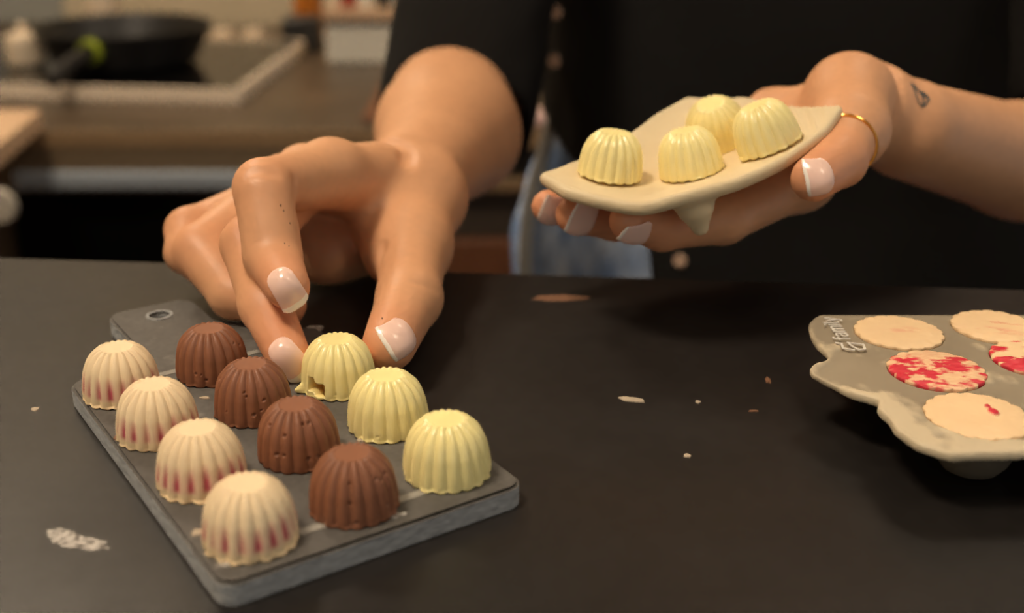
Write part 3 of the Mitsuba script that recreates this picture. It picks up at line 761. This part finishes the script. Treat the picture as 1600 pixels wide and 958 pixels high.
L.bone(tL[1], V(*(0.1100, 0.4183, 1.1015)), 0.011, 0.010, 0.009)
def finger2(chain, radii):
    G = Field(lo2, hi2, HS)
    for i in range(3): G.bone(chain[i], chain[i + 1], radii[i], radii[i + 1], 0.0028)
    return G
join(LB, finger2(iL, [0.0110, 0.0088, 0.0078, 0.0066]), 0.0012)
join(LB, finger2(mL, [0.0105, 0.0088, 0.0078, 0.0066]), 0.0012)
join(LB, finger2(rL, [0.0100, 0.0086, 0.0074, 0.0062]), 0.0012)
join(LB, finger2(pL, [0.0092, 0.0075, 0.0068, 0.0058]), 0.0012)
G = finger2(tL, [0.0132, 0.0116, 0.0090, 0.0076])
join(LB, G, 0.0012)
join(L, LB, 0.007)
groove(L, [(0.1481, 0.4697, 1.1279), (0.1471, 0.4592, 1.1231), (0.1453, 0.4520, 1.1158), (0.1425, 0.4469, 1.1057)], 0.0018, 0.0014, 0.003)
armL = L.mesh(4)

# --- trunk, neck and head (above the picture), coarse
Tk = Field((-0.06, 0.62, TZ - 0.25), (0.46, 0.98, TZ + 0.68), 0.006)
cxp = 0.205
for z0_, z1_, ra, rb in ((-0.2, 0.0, 0.085, 0.085), (0.0, 0.2, 0.085, 0.098), (0.2, 0.28, 0.098, 0.085)):
    for sx in (-1, 0, 1): Tk.bone((cxp + sx * 0.07, 0.80, TZ + z0_), (cxp + sx * 0.08, 0.80, TZ + z1_), ra, rb, 0.05)
Tk.bone((cxp - 0.17, 0.79, TZ + 0.30), (cxp + 0.17, 0.79, TZ + 0.30), 0.05, 0.05, 0.05)
Tk.bone((cxp, 0.80, TZ + 0.30), (cxp, 0.785, TZ + 0.43), 0.055, 0.05, 0.03)
Tk.bone((cxp, 0.785, TZ + 0.53), (cxp, 0.75, TZ + 0.47), 0.082, 0.055, 0.03)
Tk.bone((cxp, 0.69, TZ + 0.495), (cxp, 0.682, TZ + 0.475), 0.010, 0.013, 0.012)
for s_, e_, sh in ((elbow, None, shoulder), (elbowL, None, shoulderL)): Tk.bone(sh, sh + (s_ - sh) * 0.45, 0.048, 0.042, 0.03)
for sx in (-1, 1): Tk.bone((cxp + sx * 0.078, 0.785, TZ + 0.515), (cxp + sx * 0.080, 0.79, TZ + 0.485), 0.014, 0.009, 0.006)      # ears
trunk = Tk.mesh(6)

def skin_color(m, tips, knuckles):
    v = np.array(m.vertices)
    a = N(v, 60, 5, 3)[:, None]
    b = N(v, 500, 6, 2)[:, None]
    col = lin(206, 152, 112) * (1 - a) + lin(218, 164, 122) * a
    col = col * (0.95 + 0.1 * b)
    for q, r in tips:
        w = np.exp(-(np.linalg.norm(v - q, axis=1) / r) ** 2)[:, None] * 0.42
        col = col * (1 - w) + w * lin(208, 124, 90)
    for q, r in knuckles:
        w = np.exp(-(np.linalg.norm(v - q, axis=1) / r) ** 2)[:, None] * 0.35
        col = col * (1 - w) + w * lin(206, 128, 90)
    return col
tipsR = [(c[3], 0.014) for c in (idx, mid, rng_, pky, thb)]
knR = [(c[1], 0.013) for c in (idx, mid, rng_, pky)]
tipsL = [(c[3], 0.015) for c in (iL, mL, rL, pL, tL)]
knL = [(c[2], 0.013) for c in (iL, mL, rL, tL)]
body = cat(armR, armL, trunk)
bcol = np.vstack([skin_color(armR, tipsR, knR), skin_color(armL, tipsL, knL), skin_color(trunk, [], [])])
obj('body', body, 'skin', person, color=bcol)

# --- face and hair (above the picture)
Hr = Field((0.09, 0.66, TZ + 0.40), (0.32, 0.93, TZ + 0.66), 0.005)
Hr.bone((cxp, 0.80, TZ + 0.545), (cxp, 0.805, TZ + 0.50), 0.090, 0.080, 0.01)
Hr.bone((cxp, 0.88, TZ + 0.52), (cxp, 0.89, TZ + 0.51), 0.030, 0.028, 0.01)
Hr.bone((cxp, 0.70, TZ + 0.525), (cxp, 0.70, TZ + 0.42), 0.070, 0.085, 0.004, op='cut')
mat('hair', (58, 40, 28), 0.55)
mat('eye', (236, 230, 222), 0.2)
mat('lips', (176, 92, 82), 0.45)
obj('hair', Hr.mesh(4), 'hair', person, smooth=True, label='brown hair tied back')
for sx in (-1, 1):
    e_ = trimesh.creation.icosphere(2, 0.011)
    e_.apply_translation(Tk.snap(V((cxp + sx * 0.031, 0.70, TZ + 0.512)))[0] + V(0, 0.006, 0))
    obj('eye', e_, 'eye', person)
e_ = trimesh.creation.icosphere(2, 0.02)
e_.vertices *= [1.0, 0.35, 0.35]
e_.apply_translation(Tk.snap(V((cxp, 0.69, TZ + 0.455)))[0])
obj('mouth', e_, 'lips', person)

# --- fingernails: conformed to the skin
def nail(fld, centre, along, out, length, width, tipw=0.22, over=0.0014):
    """A curved nail on the surface: along = towards the fingertip, out = away from the finger."""
    out = unit(out)
    along = unit(along - out * (along @ out))
    side = np.cross(along, out)
    nu, nv = 25, 33
    u, v = np.meshgrid(np.linspace(-1, 1, nu), np.linspace(0, 1, nv), indexing='ij')
    # rounded cuticle, nearly straight free edge
    v0 = 0.12 * u ** 2 + 0.14 * u ** 8
    v1 = 1.0 - 0.12 * np.abs(u) ** 3
    vv = v0 + (v1 - v0) * v
    wid = width / 2 * (0.90 + 0.10 * vv)
    p = centre + along * ((vv - 0.5) * length)[..., None] + side * (u * wid)[..., None] + out * 0.012
    hitp = fld.hit(p, -out, 90)
    # heights above the centre plane, smoothed, the free edge carried on straight
    hgt = (hitp - centre) @ out
    arch = np.polynomial.polynomial.polyfit(u.ravel() ** 2, hgt.ravel(), 2)
    A_ = np.stack([np.ones_like(u), u ** 2, u ** 4, vv, vv ** 2, u, u * vv], -1).reshape(-1, 7)
    ok = (hgt > -0.006).ravel() & (vv < 0.86).ravel()
    co = np.linalg.lstsq(A_[ok], hgt.ravel()[ok], rcond=None)[0]
    fit = (A_ @ co).reshape(u.shape)
    inner = (np.abs(u) < 0.8) & (vv > 0.12) & (vv < 0.86) & (hgt > -0.006)
    fit = fit + max(0.0, np.percentile((hgt - fit)[inner], 96) if inner.any() else 0.0)
    lift = 0.00045 * (1 - 0.55 * np.abs(u) ** 4) * np.clip(vv * 5 + 0.35, 0, 1)
    top = centre + along * ((vv - 0.5) * length)[..., None] + side * (u * wid)[..., None] + out * (fit + lift)[..., None]
    bot = top - out * 0.00045
    def solid(j0, j1):
        a, b = top[:, j0:j1 + 1], bot[:, j0:j1 + 1]
        n0, n1 = a.shape[:2]
        i = np.arange(n0 * n1).reshape(n0, n1)
        q = np.stack([i[:-1, :-1], i[1:, :-1], i[1:, 1:], i[:-1, 1:]], -1).reshape(-1, 4)
        o = n0 * n1
        loop = np.concatenate([i[:-1, 0], i[-1, :-1], i[:0:-1, -1], i[0, :0:-1]])
        nx = np.roll(loop, -1)
        w = np.stack([nx, loop, loop + o, nx + o], -1)
        f = np.vstack([q, q[:, ::-1] + o, w])
        f = np.vstack([f[:, [0, 1, 2]], f[:, [0, 2, 3]]])
        return trimesh.Trimesh(np.vstack([a.reshape(-1, 3), b.reshape(-1, 3)]), f, process=False)
    cut = int(round((1 - tipw) * (nv - 1)))
    return solid(0, cut), solid(cut, nv - 1)
def add_nail(fld, centre, along, out, length, width, tipw=0.08, label=None):
    a, b = nail(fld, centre, along, out, length, width, tipw)
    k = obj('fingernail', a, 'nail', person, smooth=50, label='pale pink polished fingernail')
    obj('nail_tip', b, 'nail_tip', k, smooth=50, label='white painted tip')
def toward(p):
    return unit(CAM - p)
for chain, c_px, a_px, bias, ln, wd in (
        (idx, V(*(-0.0687, 0.3350, 1.0866)), V(*(-0.0652, 0.3322, 1.0823)) - V(*(-0.0722, 0.3395, 1.0897)), V(0.05, -0.75, 0.55), 0.0132, 0.0092),
        (mid, V(*(-0.0687, 0.3282, 1.0667)), V(*(-0.0652, 0.3255, 1.0626)) - V(*(-0.0732, 0.3334, 1.0689)), V(-0.1, -0.75, 0.60), 0.0132, 0.0092)):
    add_nail(A, c_px, a_px, bias, ln, wd)
add_nail(A, V(*(-0.0345, 0.3366, 1.0688)), V(-0.65, -0.70, -0.20), V(0.60, -0.75, 0.25), 0.0116, 0.0118)
add_nail(L, V(*(0.0993, 0.3664, 1.1115)), V(-0.88, -0.42, -0.12), V(0.22, -0.97, 0.02), 0.0092, 0.0118)
add_nail(L, V(*(0.0406, 0.3750, 1.0898)), V(-0.95, -0.1, 0.30), V(-0.22, -0.28, -0.93), 0.0105, 0.0082)
add_nail(L, V(*(0.0233, 0.3909, 1.0864)), V(-0.95, -0.1, 0.30), V(-0.22, -0.24, -0.94), 0.0100, 0.0080)
add_nail(L, V(*(0.0134, 0.4083, 1.0844)), V(-0.95, -0.1, 0.30), V(-0.22, -0.30, -0.93), 0.0085, 0.0072)

for q, r in (((-0.0746, 0.3611, 1.1035), 0.0006), ((-0.0738, 0.3605, 1.1020), 0.0005), ((-0.0721, 0.3591, 1.0984), 0.0004), ((-0.0718, 0.3518, 1.0936), 0.0004), ((-0.0708, 0.3513, 1.0925), 0.0003), ((-0.0398, 0.3424, 1.0700), 0.0005), ((-0.0828, 0.3573, 1.0832), 0.0003)):
    m = trimesh.creation.icosphere(1, r * 0.6)
    m.vertices *= [0.8, 0.8, 1.5]
    m.apply_translation(A.snap(V(q))[0])
    obj('chocolate_speck', m, 'crumb_brown', person, label='tiny chocolate speck on the skin')

# --- tattoo on the left wrist: a small ink drawing
def ink(pts, r=0.00055):
    q = L.snap(curve(pts, 30))
    return tube(q, r * 0.9, 6)
d0 = 0.42
obj('tattoo', cat(ink([(0.1558, 0.4625, 1.1232), (0.1565, 0.4610, 1.1195), (0.1581, 0.4593, 1.1153), (0.1596, 0.4590, 1.1144), (0.1616, 0.4595, 1.1158), (0.1631, 0.4603, 1.1176), (0.1621, 0.4612, 1.1200), (0.1606, 0.4616, 1.1209)]),
                  ink([(0.1558, 0.4625, 1.1232), (0.1581, 0.4619, 1.1218), (0.1601, 0.4610, 1.1195), (0.1606, 0.4601, 1.1172), (0.1596, 0.4593, 1.1153)]),
                  ink([(0.1606, 0.4614, 1.1204), (0.1621, 0.4606, 1.1186), (0.1636, 0.4601, 1.1172)], 0.0004)), 'tattoo_ink', person, label='small dark line tattoo on the wrist')

# --- ring on the left thumb
ra = unit(tL[2] - tL[1])
rc_ = tL[1] + (tL[2] - tL[1]) * 0.5
b1 = unit(np.cross(ra, [0, 0, 1]))
b2 = np.cross(ra, b1)
ang_ = np.arange(96) * 2 * np.pi / 96
dirs_ = np.cos(ang_)[:, None] * b1 + np.sin(ang_)[:, None] * b2
far_ = L.hit(rc_ + dirs_ * 0.022, -dirs_, 60)
rad_ = np.clip(np.linalg.norm(far_ - rc_, axis=1), 0.009, 0.0118) + 0.0003
from scipy.ndimage import gaussian_filter1d
rad_ = gaussian_filter1d(rad_, 5, mode='wrap')
pts_ = rc_ + dirs_ * rad_[:, None]
pts_ = np.vstack([pts_, pts_[:1]])
obj('ring', tube(pts_, 0.0006, 8, False), 'gold', label='thin gold ring on the thumb of the hand holding the dish', category='ring')

# --- shirt
TH = np.arange(120) * 2 * np.pi / 120
def shirt_ring(z, t, hem=None, inset=0.0):
    a = np.interp(z, [-0.3, -0.13, -0.05, 0.10, 0.24, 0.31, 0.345], [0.222, 0.216, 0.184, 0.186, 0.195, 0.185, 0.075]) - inset
    b = np.interp(z, [-0.3, -0.05, 0.10, 0.24, 0.31, 0.345], [0.128, 0.118, 0.122, 0.120, 0.085, 0.065]) - inset
    c, s = np.cos(TH), np.sin(TH)
    x = cxp + a * np.sign(c) * np.abs(c) ** 0.85
    y = 0.805 + b * np.sign(s) * np.abs(s) ** 0.85
    return x, y
def shirt_mesh():
    rows = []
    front = np.clip(-np.sin(TH), 0, 1)
    u_ = (np.cos(TH) + 1) / 2                   # 0 at her right side, 1 at her left
    hem = np.interp(u_, [0, 0.04, 0.21, 0.26, 0.45, 1.0], [-0.012, -0.026, -0.062, -0.12, -0.16, -0.17])
    for inset, order in ((0.0, 1), (0.003, -1)):
        block = []
        for t in np.linspace(0, 1, 60):
            z = hem + t * (0.345 - hem)
            x, y = np.array([shirt_ring(zz, t, inset=inset) for zz in z])[np.arange(120), :, np.arange(120)].T
            p = np.stack([x, y, TZ + z], -1)
            dirv = np.stack([np.cos(TH), np.sin(TH), TH * 0], -1)
            fold = 0.012 * (N(np.stack([p[:, 0] * 22 + p[:, 2] * 9, p[:, 1] * 22, p[:, 2] * 7], -1), 1.0, 3, 3) - 0.5)
            block.append(p + dirv * fold[:, None])
        rows += block[::order]
    return loft(rows + rows[:1], (False, False))
obj('shirt', shirt_mesh(), 'black_cloth', person, smooth=True, label='black short-sleeved shirt')
def sleeve(sh, el, hem_c, hem_n, hem_r, r_sh=0.068, r_mid=0.060):
    axis = unit(el - sh)
    rings = []
    for inset, ts in ((0.0, np.linspace(0, 1, 26)), (0.003, np.linspace(1, 0, 26))):
        for t in ts:
            c = sh + (hem_c - sh) * t
            n_ = unit(axis * (1 - t ** 3) + unit(hem_n) * t ** 3)
            r = np.interp(t, [0, 0.7, 1], [r_sh, r_mid, hem_r]) - inset
            a_ = unit(np.cross(n_, [0.0, 1.0, 0.3]))
            b_ = np.cross(n_, a_)
            p = c + r * (np.cos(TH)[:, None] * a_ + np.sin(TH)[:, None] * b_)
            p = p + (p - c) / r * (0.007 * (N(p * 26, 1.0, 7, 2) - 0.5))[:, None]
            rings.append(p)
    return loft(rings + rings[:1], (False, False))
obj('sleeve', sleeve(shoulder + V(-0.012, 0.01, -0.02), elbow + V(-0.004, 0.006, 0), elbow + V(-0.0005, -0.034, -0.012), V(-0.03, -0.90, -0.42), 0.0445, 0.062, 0.0435), 'black_cloth', person, smooth=True)
obj('sleeve', sleeve(shoulderL + V(-0.01, 0, -0.02), elbowL, elbowL + V(0.005, 0.01, 0.03), V(-0.3, -0.3, -0.9), 0.052), 'black_cloth', person, smooth=True)
def button(px, py, d):
    m = lathe([(0, 0.0012), (0.0022, 0.0012), (0.003, 0.0016), (0.0042, 0.0012), (0.0044, 0), (0, 0)], 24)
    m.apply_transform(trimesh.geometry.align_vectors([0, 0, 1], [-0.35, -0.93, 0.1]))
    return m
for q in ((0.0274, 0.7486, 1.1122), (0.0271, 0.7515, 1.0817), (0.1049, 0.6947, 0.9683)):
    m = button(0, 0, 0)
    m.apply_translation(q)
    obj('button', m, 'button', person, label='small pale shirt button')

# --- jeans
J = Field((-0.06, 0.60, 0.02), (0.44, 1.0, TZ + 0.12), 0.005)
for sx in (-1, 1):
    J.bone((cxp + sx * 0.098, 0.81, TZ - 0.10), (cxp + sx * 0.09, 0.80, 0.50), 0.100, 0.062, 0.03)
    J.bone((cxp + sx * 0.09, 0.80, 0.50), (cxp + sx * 0.09, 0.82, 0.09), 0.062, 0.055, 0.03)
    J.bone((cxp + sx * 0.078, 0.805, TZ + 0.05), (cxp + sx * 0.098, 0.81, TZ - 0.12), 0.084, 0.100, 0.03)
v_ = J.mesh(4)
v_.vertices += v_.vertex_normals * (0.022 * (N(v_.vertices * [26, 26, 11], 1.0, 12, 3) - 0.5))[:, None]
obj('jeans', v_, 'denim', person, smooth=True, label='light blue denim jeans')
seam = J.snap(curve([(0.0, 0.78, TZ + 0.0), (-0.012, 0.755, TZ - 0.08), (-0.010, 0.745, TZ - 0.18), (0.0, 0.735, TZ - 0.32)], 30)) + V(-0.001, -0.002, 0)
obj('seam', tube(seam, 0.006, 10), 'denim_seam', person, label='pale side seam')
for sx in (-1, 1):
    obj('shoe', cat(box((cxp + sx * 0.09 - 0.045, 0.66, 0.0), (cxp + sx * 0.09 + 0.045, 0.90, 0.07), 0.02)), 'dark_metal', person)

# ------------------------------------------------------------------ counter and kitchen things behind
ctr = thing('kitchen_counter', 'brown kitchen counter with a pale front edge behind the person', 'counter')
obj('worktop', box((-1.6, 1.555, CT - 0.022), (1.3, 2.504, CT), 0.002), 'worktop', ctr)
obj('front_edge', box((-1.6, 1.549, CT - 0.022), (1.3, 1.5549, CT - 0.0005)), 'worktop_edge', ctr, label='pale front edge strip')
obj('carcass', box((-1.6, 1.6205, 0.1), (1.3, 2.50, CT - 0.022)), 'cabinet_dark', ctr)
obj('plinth', box((-1.6, 1.68, 0.0), (1.3, 2.48, 0.1)), 'dark_metal', ctr)
ov = thing('oven', 'black oven with a grey steel bar built in below the counter', 'oven')
obj('door', box((-0.70, 1.585, 0.30), (-0.30, 1.62, 0.765)), 'oven_black', ov)
obj('bar', box((-0.672, 1.535, 0.772), (-0.30, 1.5515, 0.797), 0.004), 'bar_steel', ov, label='grey steel bar along the top')
obj('panel', box((-0.70, 1.552, 0.766), (-0.30, 1.62, 0.827)), 'fascia', ov, label='brown front panel')
dw = obj('drawer', box((-0.285, 1.595, 0.36), (0.50, 1.62, 0.68), 0.004), 'wood_red', ctr, label='reddish brown wooden drawer front')
obj('rail', box((-0.285, 1.585, 0.755), (0.50, 1.62, 0.775), 0.003), 'worktop_edge', dw, label='pale rail above the drawer')

hob = thing('hob', 'black portable cooking hob with a pale metal frame, carrying the frying pan', 'hob')
hp_ = np.array([(-0.397, 1.711), (-1.05, 1.78), (-1.0, 2.20), (-0.375, 2.17)])
hpoly = Polygon(hp_).buffer(-0.01).buffer(0.01)
fr = hpoly.difference(hpoly.buffer(-0.007))
m = trimesh.creation.extrude_polygon(fr, 0.021, engine='earcut')
m.apply_translation([0, 0, CT + 0.002])
obj('frame', m, 'hob_frame', hob, smooth=False, label='pale metal frame')
m = trimesh.creation.extrude_polygon(hpoly.buffer(-0.007), 0.02, engine='earcut')
m.apply_translation([0, 0, CT + 0.002])
obj('glass_top', m, 'glass_black', hob, smooth=False)
for q in ((-0.43, 1.75), (-0.43, 2.12), (-0.95, 1.81), (-0.95, 2.14)):
    obj('foot', lathe([(0, 0), (0.012, 0), (0.012, 0.004), (0, 0.004)], 16, (*q, CT)), 'dark_metal', hob)
pan = thing('frying_pan', 'black frying pan with a handle and a green ring, on the hob', 'pan')
pc = V(-0.625, 1.93, CT + 0.0235)
obj('bowl', lathe([(0, 0.003), (0.09, 0.003), (0.108, 0.012), (0.128, 0.046), (0.137, 0.062), (0.140, 0.061), (0.131, 0.044), (0.112, 0.006), (0.095, 0), (0, 0)], 72, pc), 'pan_black', pan)
hs, he = pc + V(-0.002, -0.130, 0.040), pc + V(-0.035, -0.240, 0.016)
obj('handle', tube(curve([hs, (hs + he) / 2 + V(0, 0, 0.006), he], 14), np.interp(np.linspace(0, 1, 14), [0, 0.2, 1], [0.009, 0.013, 0.012]), 14), 'pan_black', pan)
gq = pc + V(-0.052, -0.145, 0.046)
m = lathe([(0.0132, -0.006), (0.0175, -0.006), (0.0175, 0.006), (0.0132, 0.006), (0.0132, -0.006)], 28)
m.apply_transform(trimesh.geometry.align_vectors([0, 0, 1], he - hs))
m.apply_translation(hs + (he - hs) * 0.14 + V(0, 0, 0.006))
obj('handle_ring', m, 'green', pan, label='yellow green ring on the handle')
# shiny canister left of the pan
k = thing('canister', 'pale round lidded canister at the left of the frying pan', 'canister')
q = V(*(-0.7820, 1.9139, 0.8745)) * [1, 1, 0] + V(0, 0, CT + 0.0235)
obj('body', lathe([(0, 0), (0.026, 0), (0.030, 0.006), (0.030, 0.034), (0.026, 0.046), (0.012, 0.054), (0, 0.055)], 40, q), 'cream_ceramic', k)
obj('knob', lathe([(0, 0.054), (0.006, 0.055), (0.008, 0.062), (0.005, 0.067), (0, 0.068)], 24, q), 'cream_ceramic', k)
# tiled strip on the wall at the left
for i in range(3):
    for j in range(5):
        x0 = -1.53 + i * 0.20
        z0_ = CT + 0.005 + j * 0.20
        obj('tile', box((x0, 2.508, z0_), (x0 + 0.195, 2.52, z0_ + 0.195), 0.002), 'wall_tile', 'wall_back')
def jar(x, y, z, r, h, m1, m2, label, category='jar', group=None):
    k = thing('jar', label, category, group)
    obj('body', lathe([(0, 0), (r * 0.9, 0), (r, r * 0.12), (r, h * 0.72), (r * 0.8, h * 0.8), (0, h * 0.8)], 36, (x, y, z)), m1, k)
    obj('lid', lathe([(0, h * 0.8), (r * 0.86, h * 0.8), (r * 0.86, h * 0.98), (r * 0.8, h), (0, h)], 36, (x, y, z)), m2, k)
for q, r, h, lab in (((-0.5342, 2.2127, 0.8500), 0.022, 0.034, 'small cream jar on the counter, nearest the right side of the frying pan'), ((-0.4772, 2.2127, 0.8500), 0.022, 0.034, 'small cream jar between the other cream jar and the black holder')):
    jar(q[0], q[1], CT, r, h, 'cream_ceramic', 'cream_ceramic', lab)
q = V(*(-0.7951, 2.1844, 0.8500))
jar(q[0], 2.35, CT, 0.032, 0.125, 'cream_ceramic', 'cream_ceramic', 'tall cream jar standing behind the frying pan')
k = thing('utensil_holder', 'black holder on the counter beside the hob', 'holder')
q = V(*(-0.3924, 2.2400, 0.8360))
obj('body', box((q[0] - 0.034, 2.21, CT), (q[0] + 0.034, 2.27, CT + 0.055), 0.006), 'dark_metal', k)
obj('post', box((q[0] + 0.014, 2.175, CT), (q[0] + 0.040, 2.208, CT + 0.062), 0.004), 'dark_metal', k)
b = thing('bottle', 'orange bottle standing behind the black holder', 'bottle')
q = V(*(-0.3931, 2.3300, 0.8993))
obj('body', lathe([(0, 0), (0.026, 0), (0.028, 0.005), (0.028, 0.12), (0.012, 0.15), (0.012, 0.175), (0, 0.175)], 32, (q[0], 2.33, CT)), 'orange_liquid', b)
obj('cap', lathe([(0, 0.175), (0.014, 0.175), (0.014, 0.195), (0, 0.195)], 24, (q[0], 2.33, CT)), 'white_plastic', b)
# white box with a wooden tray of jars on it
wb = thing('storage_box', 'white storage box with a dark lid beside the black sleeve', 'box')
q0, q1 = V(*(-0.3199, 2.0500, 0.8416)), V(*(-0.1771, 2.0500, 0.8416))
obj('body', box((q0[0], 2.05, CT), (q1[0], 2.22, CT + 0.066), 0.004), 'white_plastic', wb)
obj('lid', box((q0[0] - 0.003, 2.046, CT + 0.0665), (q1[0] + 0.003, 2.224, CT + 0.074), 0.002), 'dark_metal', wb)
tr = thing('wooden_tray', 'pale wooden tray with small jars on top of the white storage box', 'tray')
obj('base', box((q0[0] - 0.002, 2.05, CT + 0.0745), (q1[0] + 0.002, 2.22, CT + 0.082), 0.001), 'pale_wood', tr)
obj('rim', box((q0[0] - 0.002, 2.05, CT + 0.0825), (q1[0] + 0.002, 2.056, CT + 0.094), 0.001), 'pale_wood', tr)
for i, (q, m1, lab) in enumerate((((-0.3112, 2.1100, 0.9289), 'cream_ceramic', 'cream spice jar at the left end of the wooden tray'), ((-0.2844, 2.1100, 0.9289), 'red_label', 'red spice jar on the wooden tray'), ((-0.2553, 2.1100, 0.9289), 'white_plastic', 'white spice jar on the wooden tray, right of the red one'), ((-0.2239, 2.1100, 0.9289), 'dark_metal', 'dark spice jar on the wooden tray'), ((-0.1948, 2.1100, 0.9289), 'blue_grey', 'grey blue spice jar at the sleeve end of the wooden tray'))):
    jar(q[0], 2.11, CT + 0.0825, 0.0125, 0.075, m1, 'white_plastic' if i % 2 else 'pale_wood', lab)
cb = thing('chopping_board', 'reddish brown wooden block standing on the counter below the white box', 'chopping board')
q0, q1 = V(*(-0.2070, 1.5828, 0.8500)), V(*(-0.1675, 1.9347, 0.8500))
obj('block', box((q0[0], 1.60, CT), (q0[0] + 0.13, 1.98, CT + 0.006), 0.002), 'wood_red', cb)
# pale board on a dark side unit at the left edge
un = thing('side_unit', 'dark side unit with a round white knob at the left edge', 'cabinet')
obj('body', box((-1.0, 1.18, 0.0), (-0.60, 1.30, 0.851)), 'dark_metal', un)
obj('knob', lathe([(0, 0), (0.016, 0), (0.019, 0.006), (0.017, 0.014), (0, 0.017)], 30), 'dull_white', un, world=T().translate(list((-0.5288, 1.1790, 0.8604))).rotate([1, 0, 0], 90), label='round white knob')
wp = thing('wooden_board', 'pale wooden board lying on the dark side unit at the left edge', 'board')
c0, c1, c2, c3 = V(*(-0.6279, 1.5600, 0.8760)), V(*(-0.6055, 1.3505, 0.8760)), V(*(-0.7475, 1.3505, 0.8760)), V(*(-0.7371, 1.5680, 0.8760))
pw = Polygon([c0[:2], c1[:2], c2[:2], c3[:2]]).buffer(-0.008).buffer(0.008)
m = trimesh.creation.extrude_polygon(pw, 0.024, engine='earcut')
m.apply_translation([0, 0, 0.8515])
obj('slab', m, 'pale_wood', wp, smooth=False)
# small pink packet on the counter between arm and body
q = V(*(0.0331, 1.5828, 0.8500))
pk = thing('paper_packet', 'small pink paper packet on the counter between arm and body', 'packet')
obj('wrap', box((q[0] - 0.035, q[1] - 0.01, CT), (q[0] + 0.035, q[1] + 0.03, CT + 0.018), 0.004), 'pink_paper', pk)

# ------------------------------------------------------------------ smears and crumbs on the table
def flake(p, size, seed, m, label, category, h=0.0006, group=None, stretch=(1, 1), turn=0.0):
    rng = np.random.default_rng(seed)
    n = 40
    th = np.arange(n) * 2 * np.pi / n
    r = size * (0.55 + 0.9 * N(np.stack([np.cos(th) * 2, np.sin(th) * 2, th * 0 + seed], -1), 1.0, seed, 3))
    x, y = r * np.cos(th) * stretch[0], r * np.sin(th) * stretch[1]
    c, s = math.cos(turn), math.sin(turn)
    x, y = c * x - s * y, s * x + c * y
    p = np.array(p)
    rings = [np.stack([p[0] + x * f, p[1] + y * f, np.full(n, p[2] + h * z)], -1) for f, z in ((1, 0), (0.94, 0.7), (0.6, 1.0), (0.2, 0.9))]
    obj(category.split()[-1], loft(rings), m, smooth=40, label=label, category=category, group=group)
flake((-0.1134, 0.2550, 1.0500), 0.0042, 1, 'flour', 'pale floury smear on the dark table at the lower left', 'smear', 0.0002, stretch=(1.3, 0.55), turn=-0.35)
flake((-0.1069, 0.2513, 1.0500), 0.0050, 2, 'flour', 'pale floury smear on the table, the right end of the lower left streak', 'smear', 0.0002, stretch=(1.4, 0.45), turn=-0.2)
flake((0.0195, 0.4196, 1.0500), 0.0075, 3, 'crumb_brown', 'brown chocolate smear on the table below the dish', 'smear', 0.0002, stretch=(1.5, 0.4))
flake((0.0375, 0.3319, 1.0500), 0.0030, 11, 'crumb_pale', 'pale elongated crumb on the table right of the board', 'crumb', 0.0005, stretch=(1.3, 0.5), turn=-0.3)
flake((0.0496, 0.2957, 1.0500), 0.0010, 12, 'crumb_pale', 'tiny pale crumb on the table in front of the mould', 'crumb', 0.0005)
flake((0.0827, 0.3459, 1.0500), 0.0016, 13, 'crumb_brown', 'small brown crumb on the table left of the mould', 'crumb', 0.0005, stretch=(0.6, 1.3))
flake((0.0577, 0.3301, 1.0500), 0.0009, 14, 'crumb_pale', 'tiny pale crumb on the bare table between board and mould', 'crumb', 0.0005)
flake((-0.1463, 0.3252, 1.0500), 0.0012, 15, 'crumb_pale', 'tiny pale crumb on the table left of the board', 'crumb', 0.0004)
flake((0.0740, 0.3239, 1.0500), 0.0011, 16, 'crumb_brown', 'tiny brown crumb in front of the other brown crumb by the mould', 'crumb', 0.0005, stretch=(1.5, 0.5))
flake((-0.0704, 0.3893, 1.0500), 0.0028, 17, 'flour', 'pale dusty speck on the table behind the pinched chocolate', 'crumb', 0.0002)
flake(bp(0.105, 0.0035), 0.0014, 18, 'crumb_pale', 'pale crumb on the left rim of the slate board', 'crumb', 0.0003)
flake((-0.0665, 0.2324, 1.0565), 0.0022, 19, 'flour', 'chalky chip mark on the board below the nearest cream chocolate', 'crumb', 0.0002, stretch=(1.2, 0.5), turn=0.6)
flake((-0.1103, 0.2947, 1.0565), 0.0016, 20, 'crumb_brown', 'dark crumb on the board beside the second cream chocolate', 'crumb', 0.0006)
flake((-0.0924, 0.3199, 1.0565), 0.0012, 21, 'crumb_pale', 'pale crumb on the board behind the second brown chocolate', 'crumb', 0.0004, stretch=(1.4, 0.6))
flake((-0.0419, 0.2931, 1.0565), 0.0012, 22, 'crumb_pale', 'pale crumb on the board at the foot of the middle yellow chocolate', 'crumb', 0.0005)
flake((-0.0289, 0.2536, 1.0565), 0.0018, 23, 'flour', 'pale scrape on the board right of the nearest brown chocolate', 'crumb', 0.0002, stretch=(1.4, 0.6), turn=0.4)
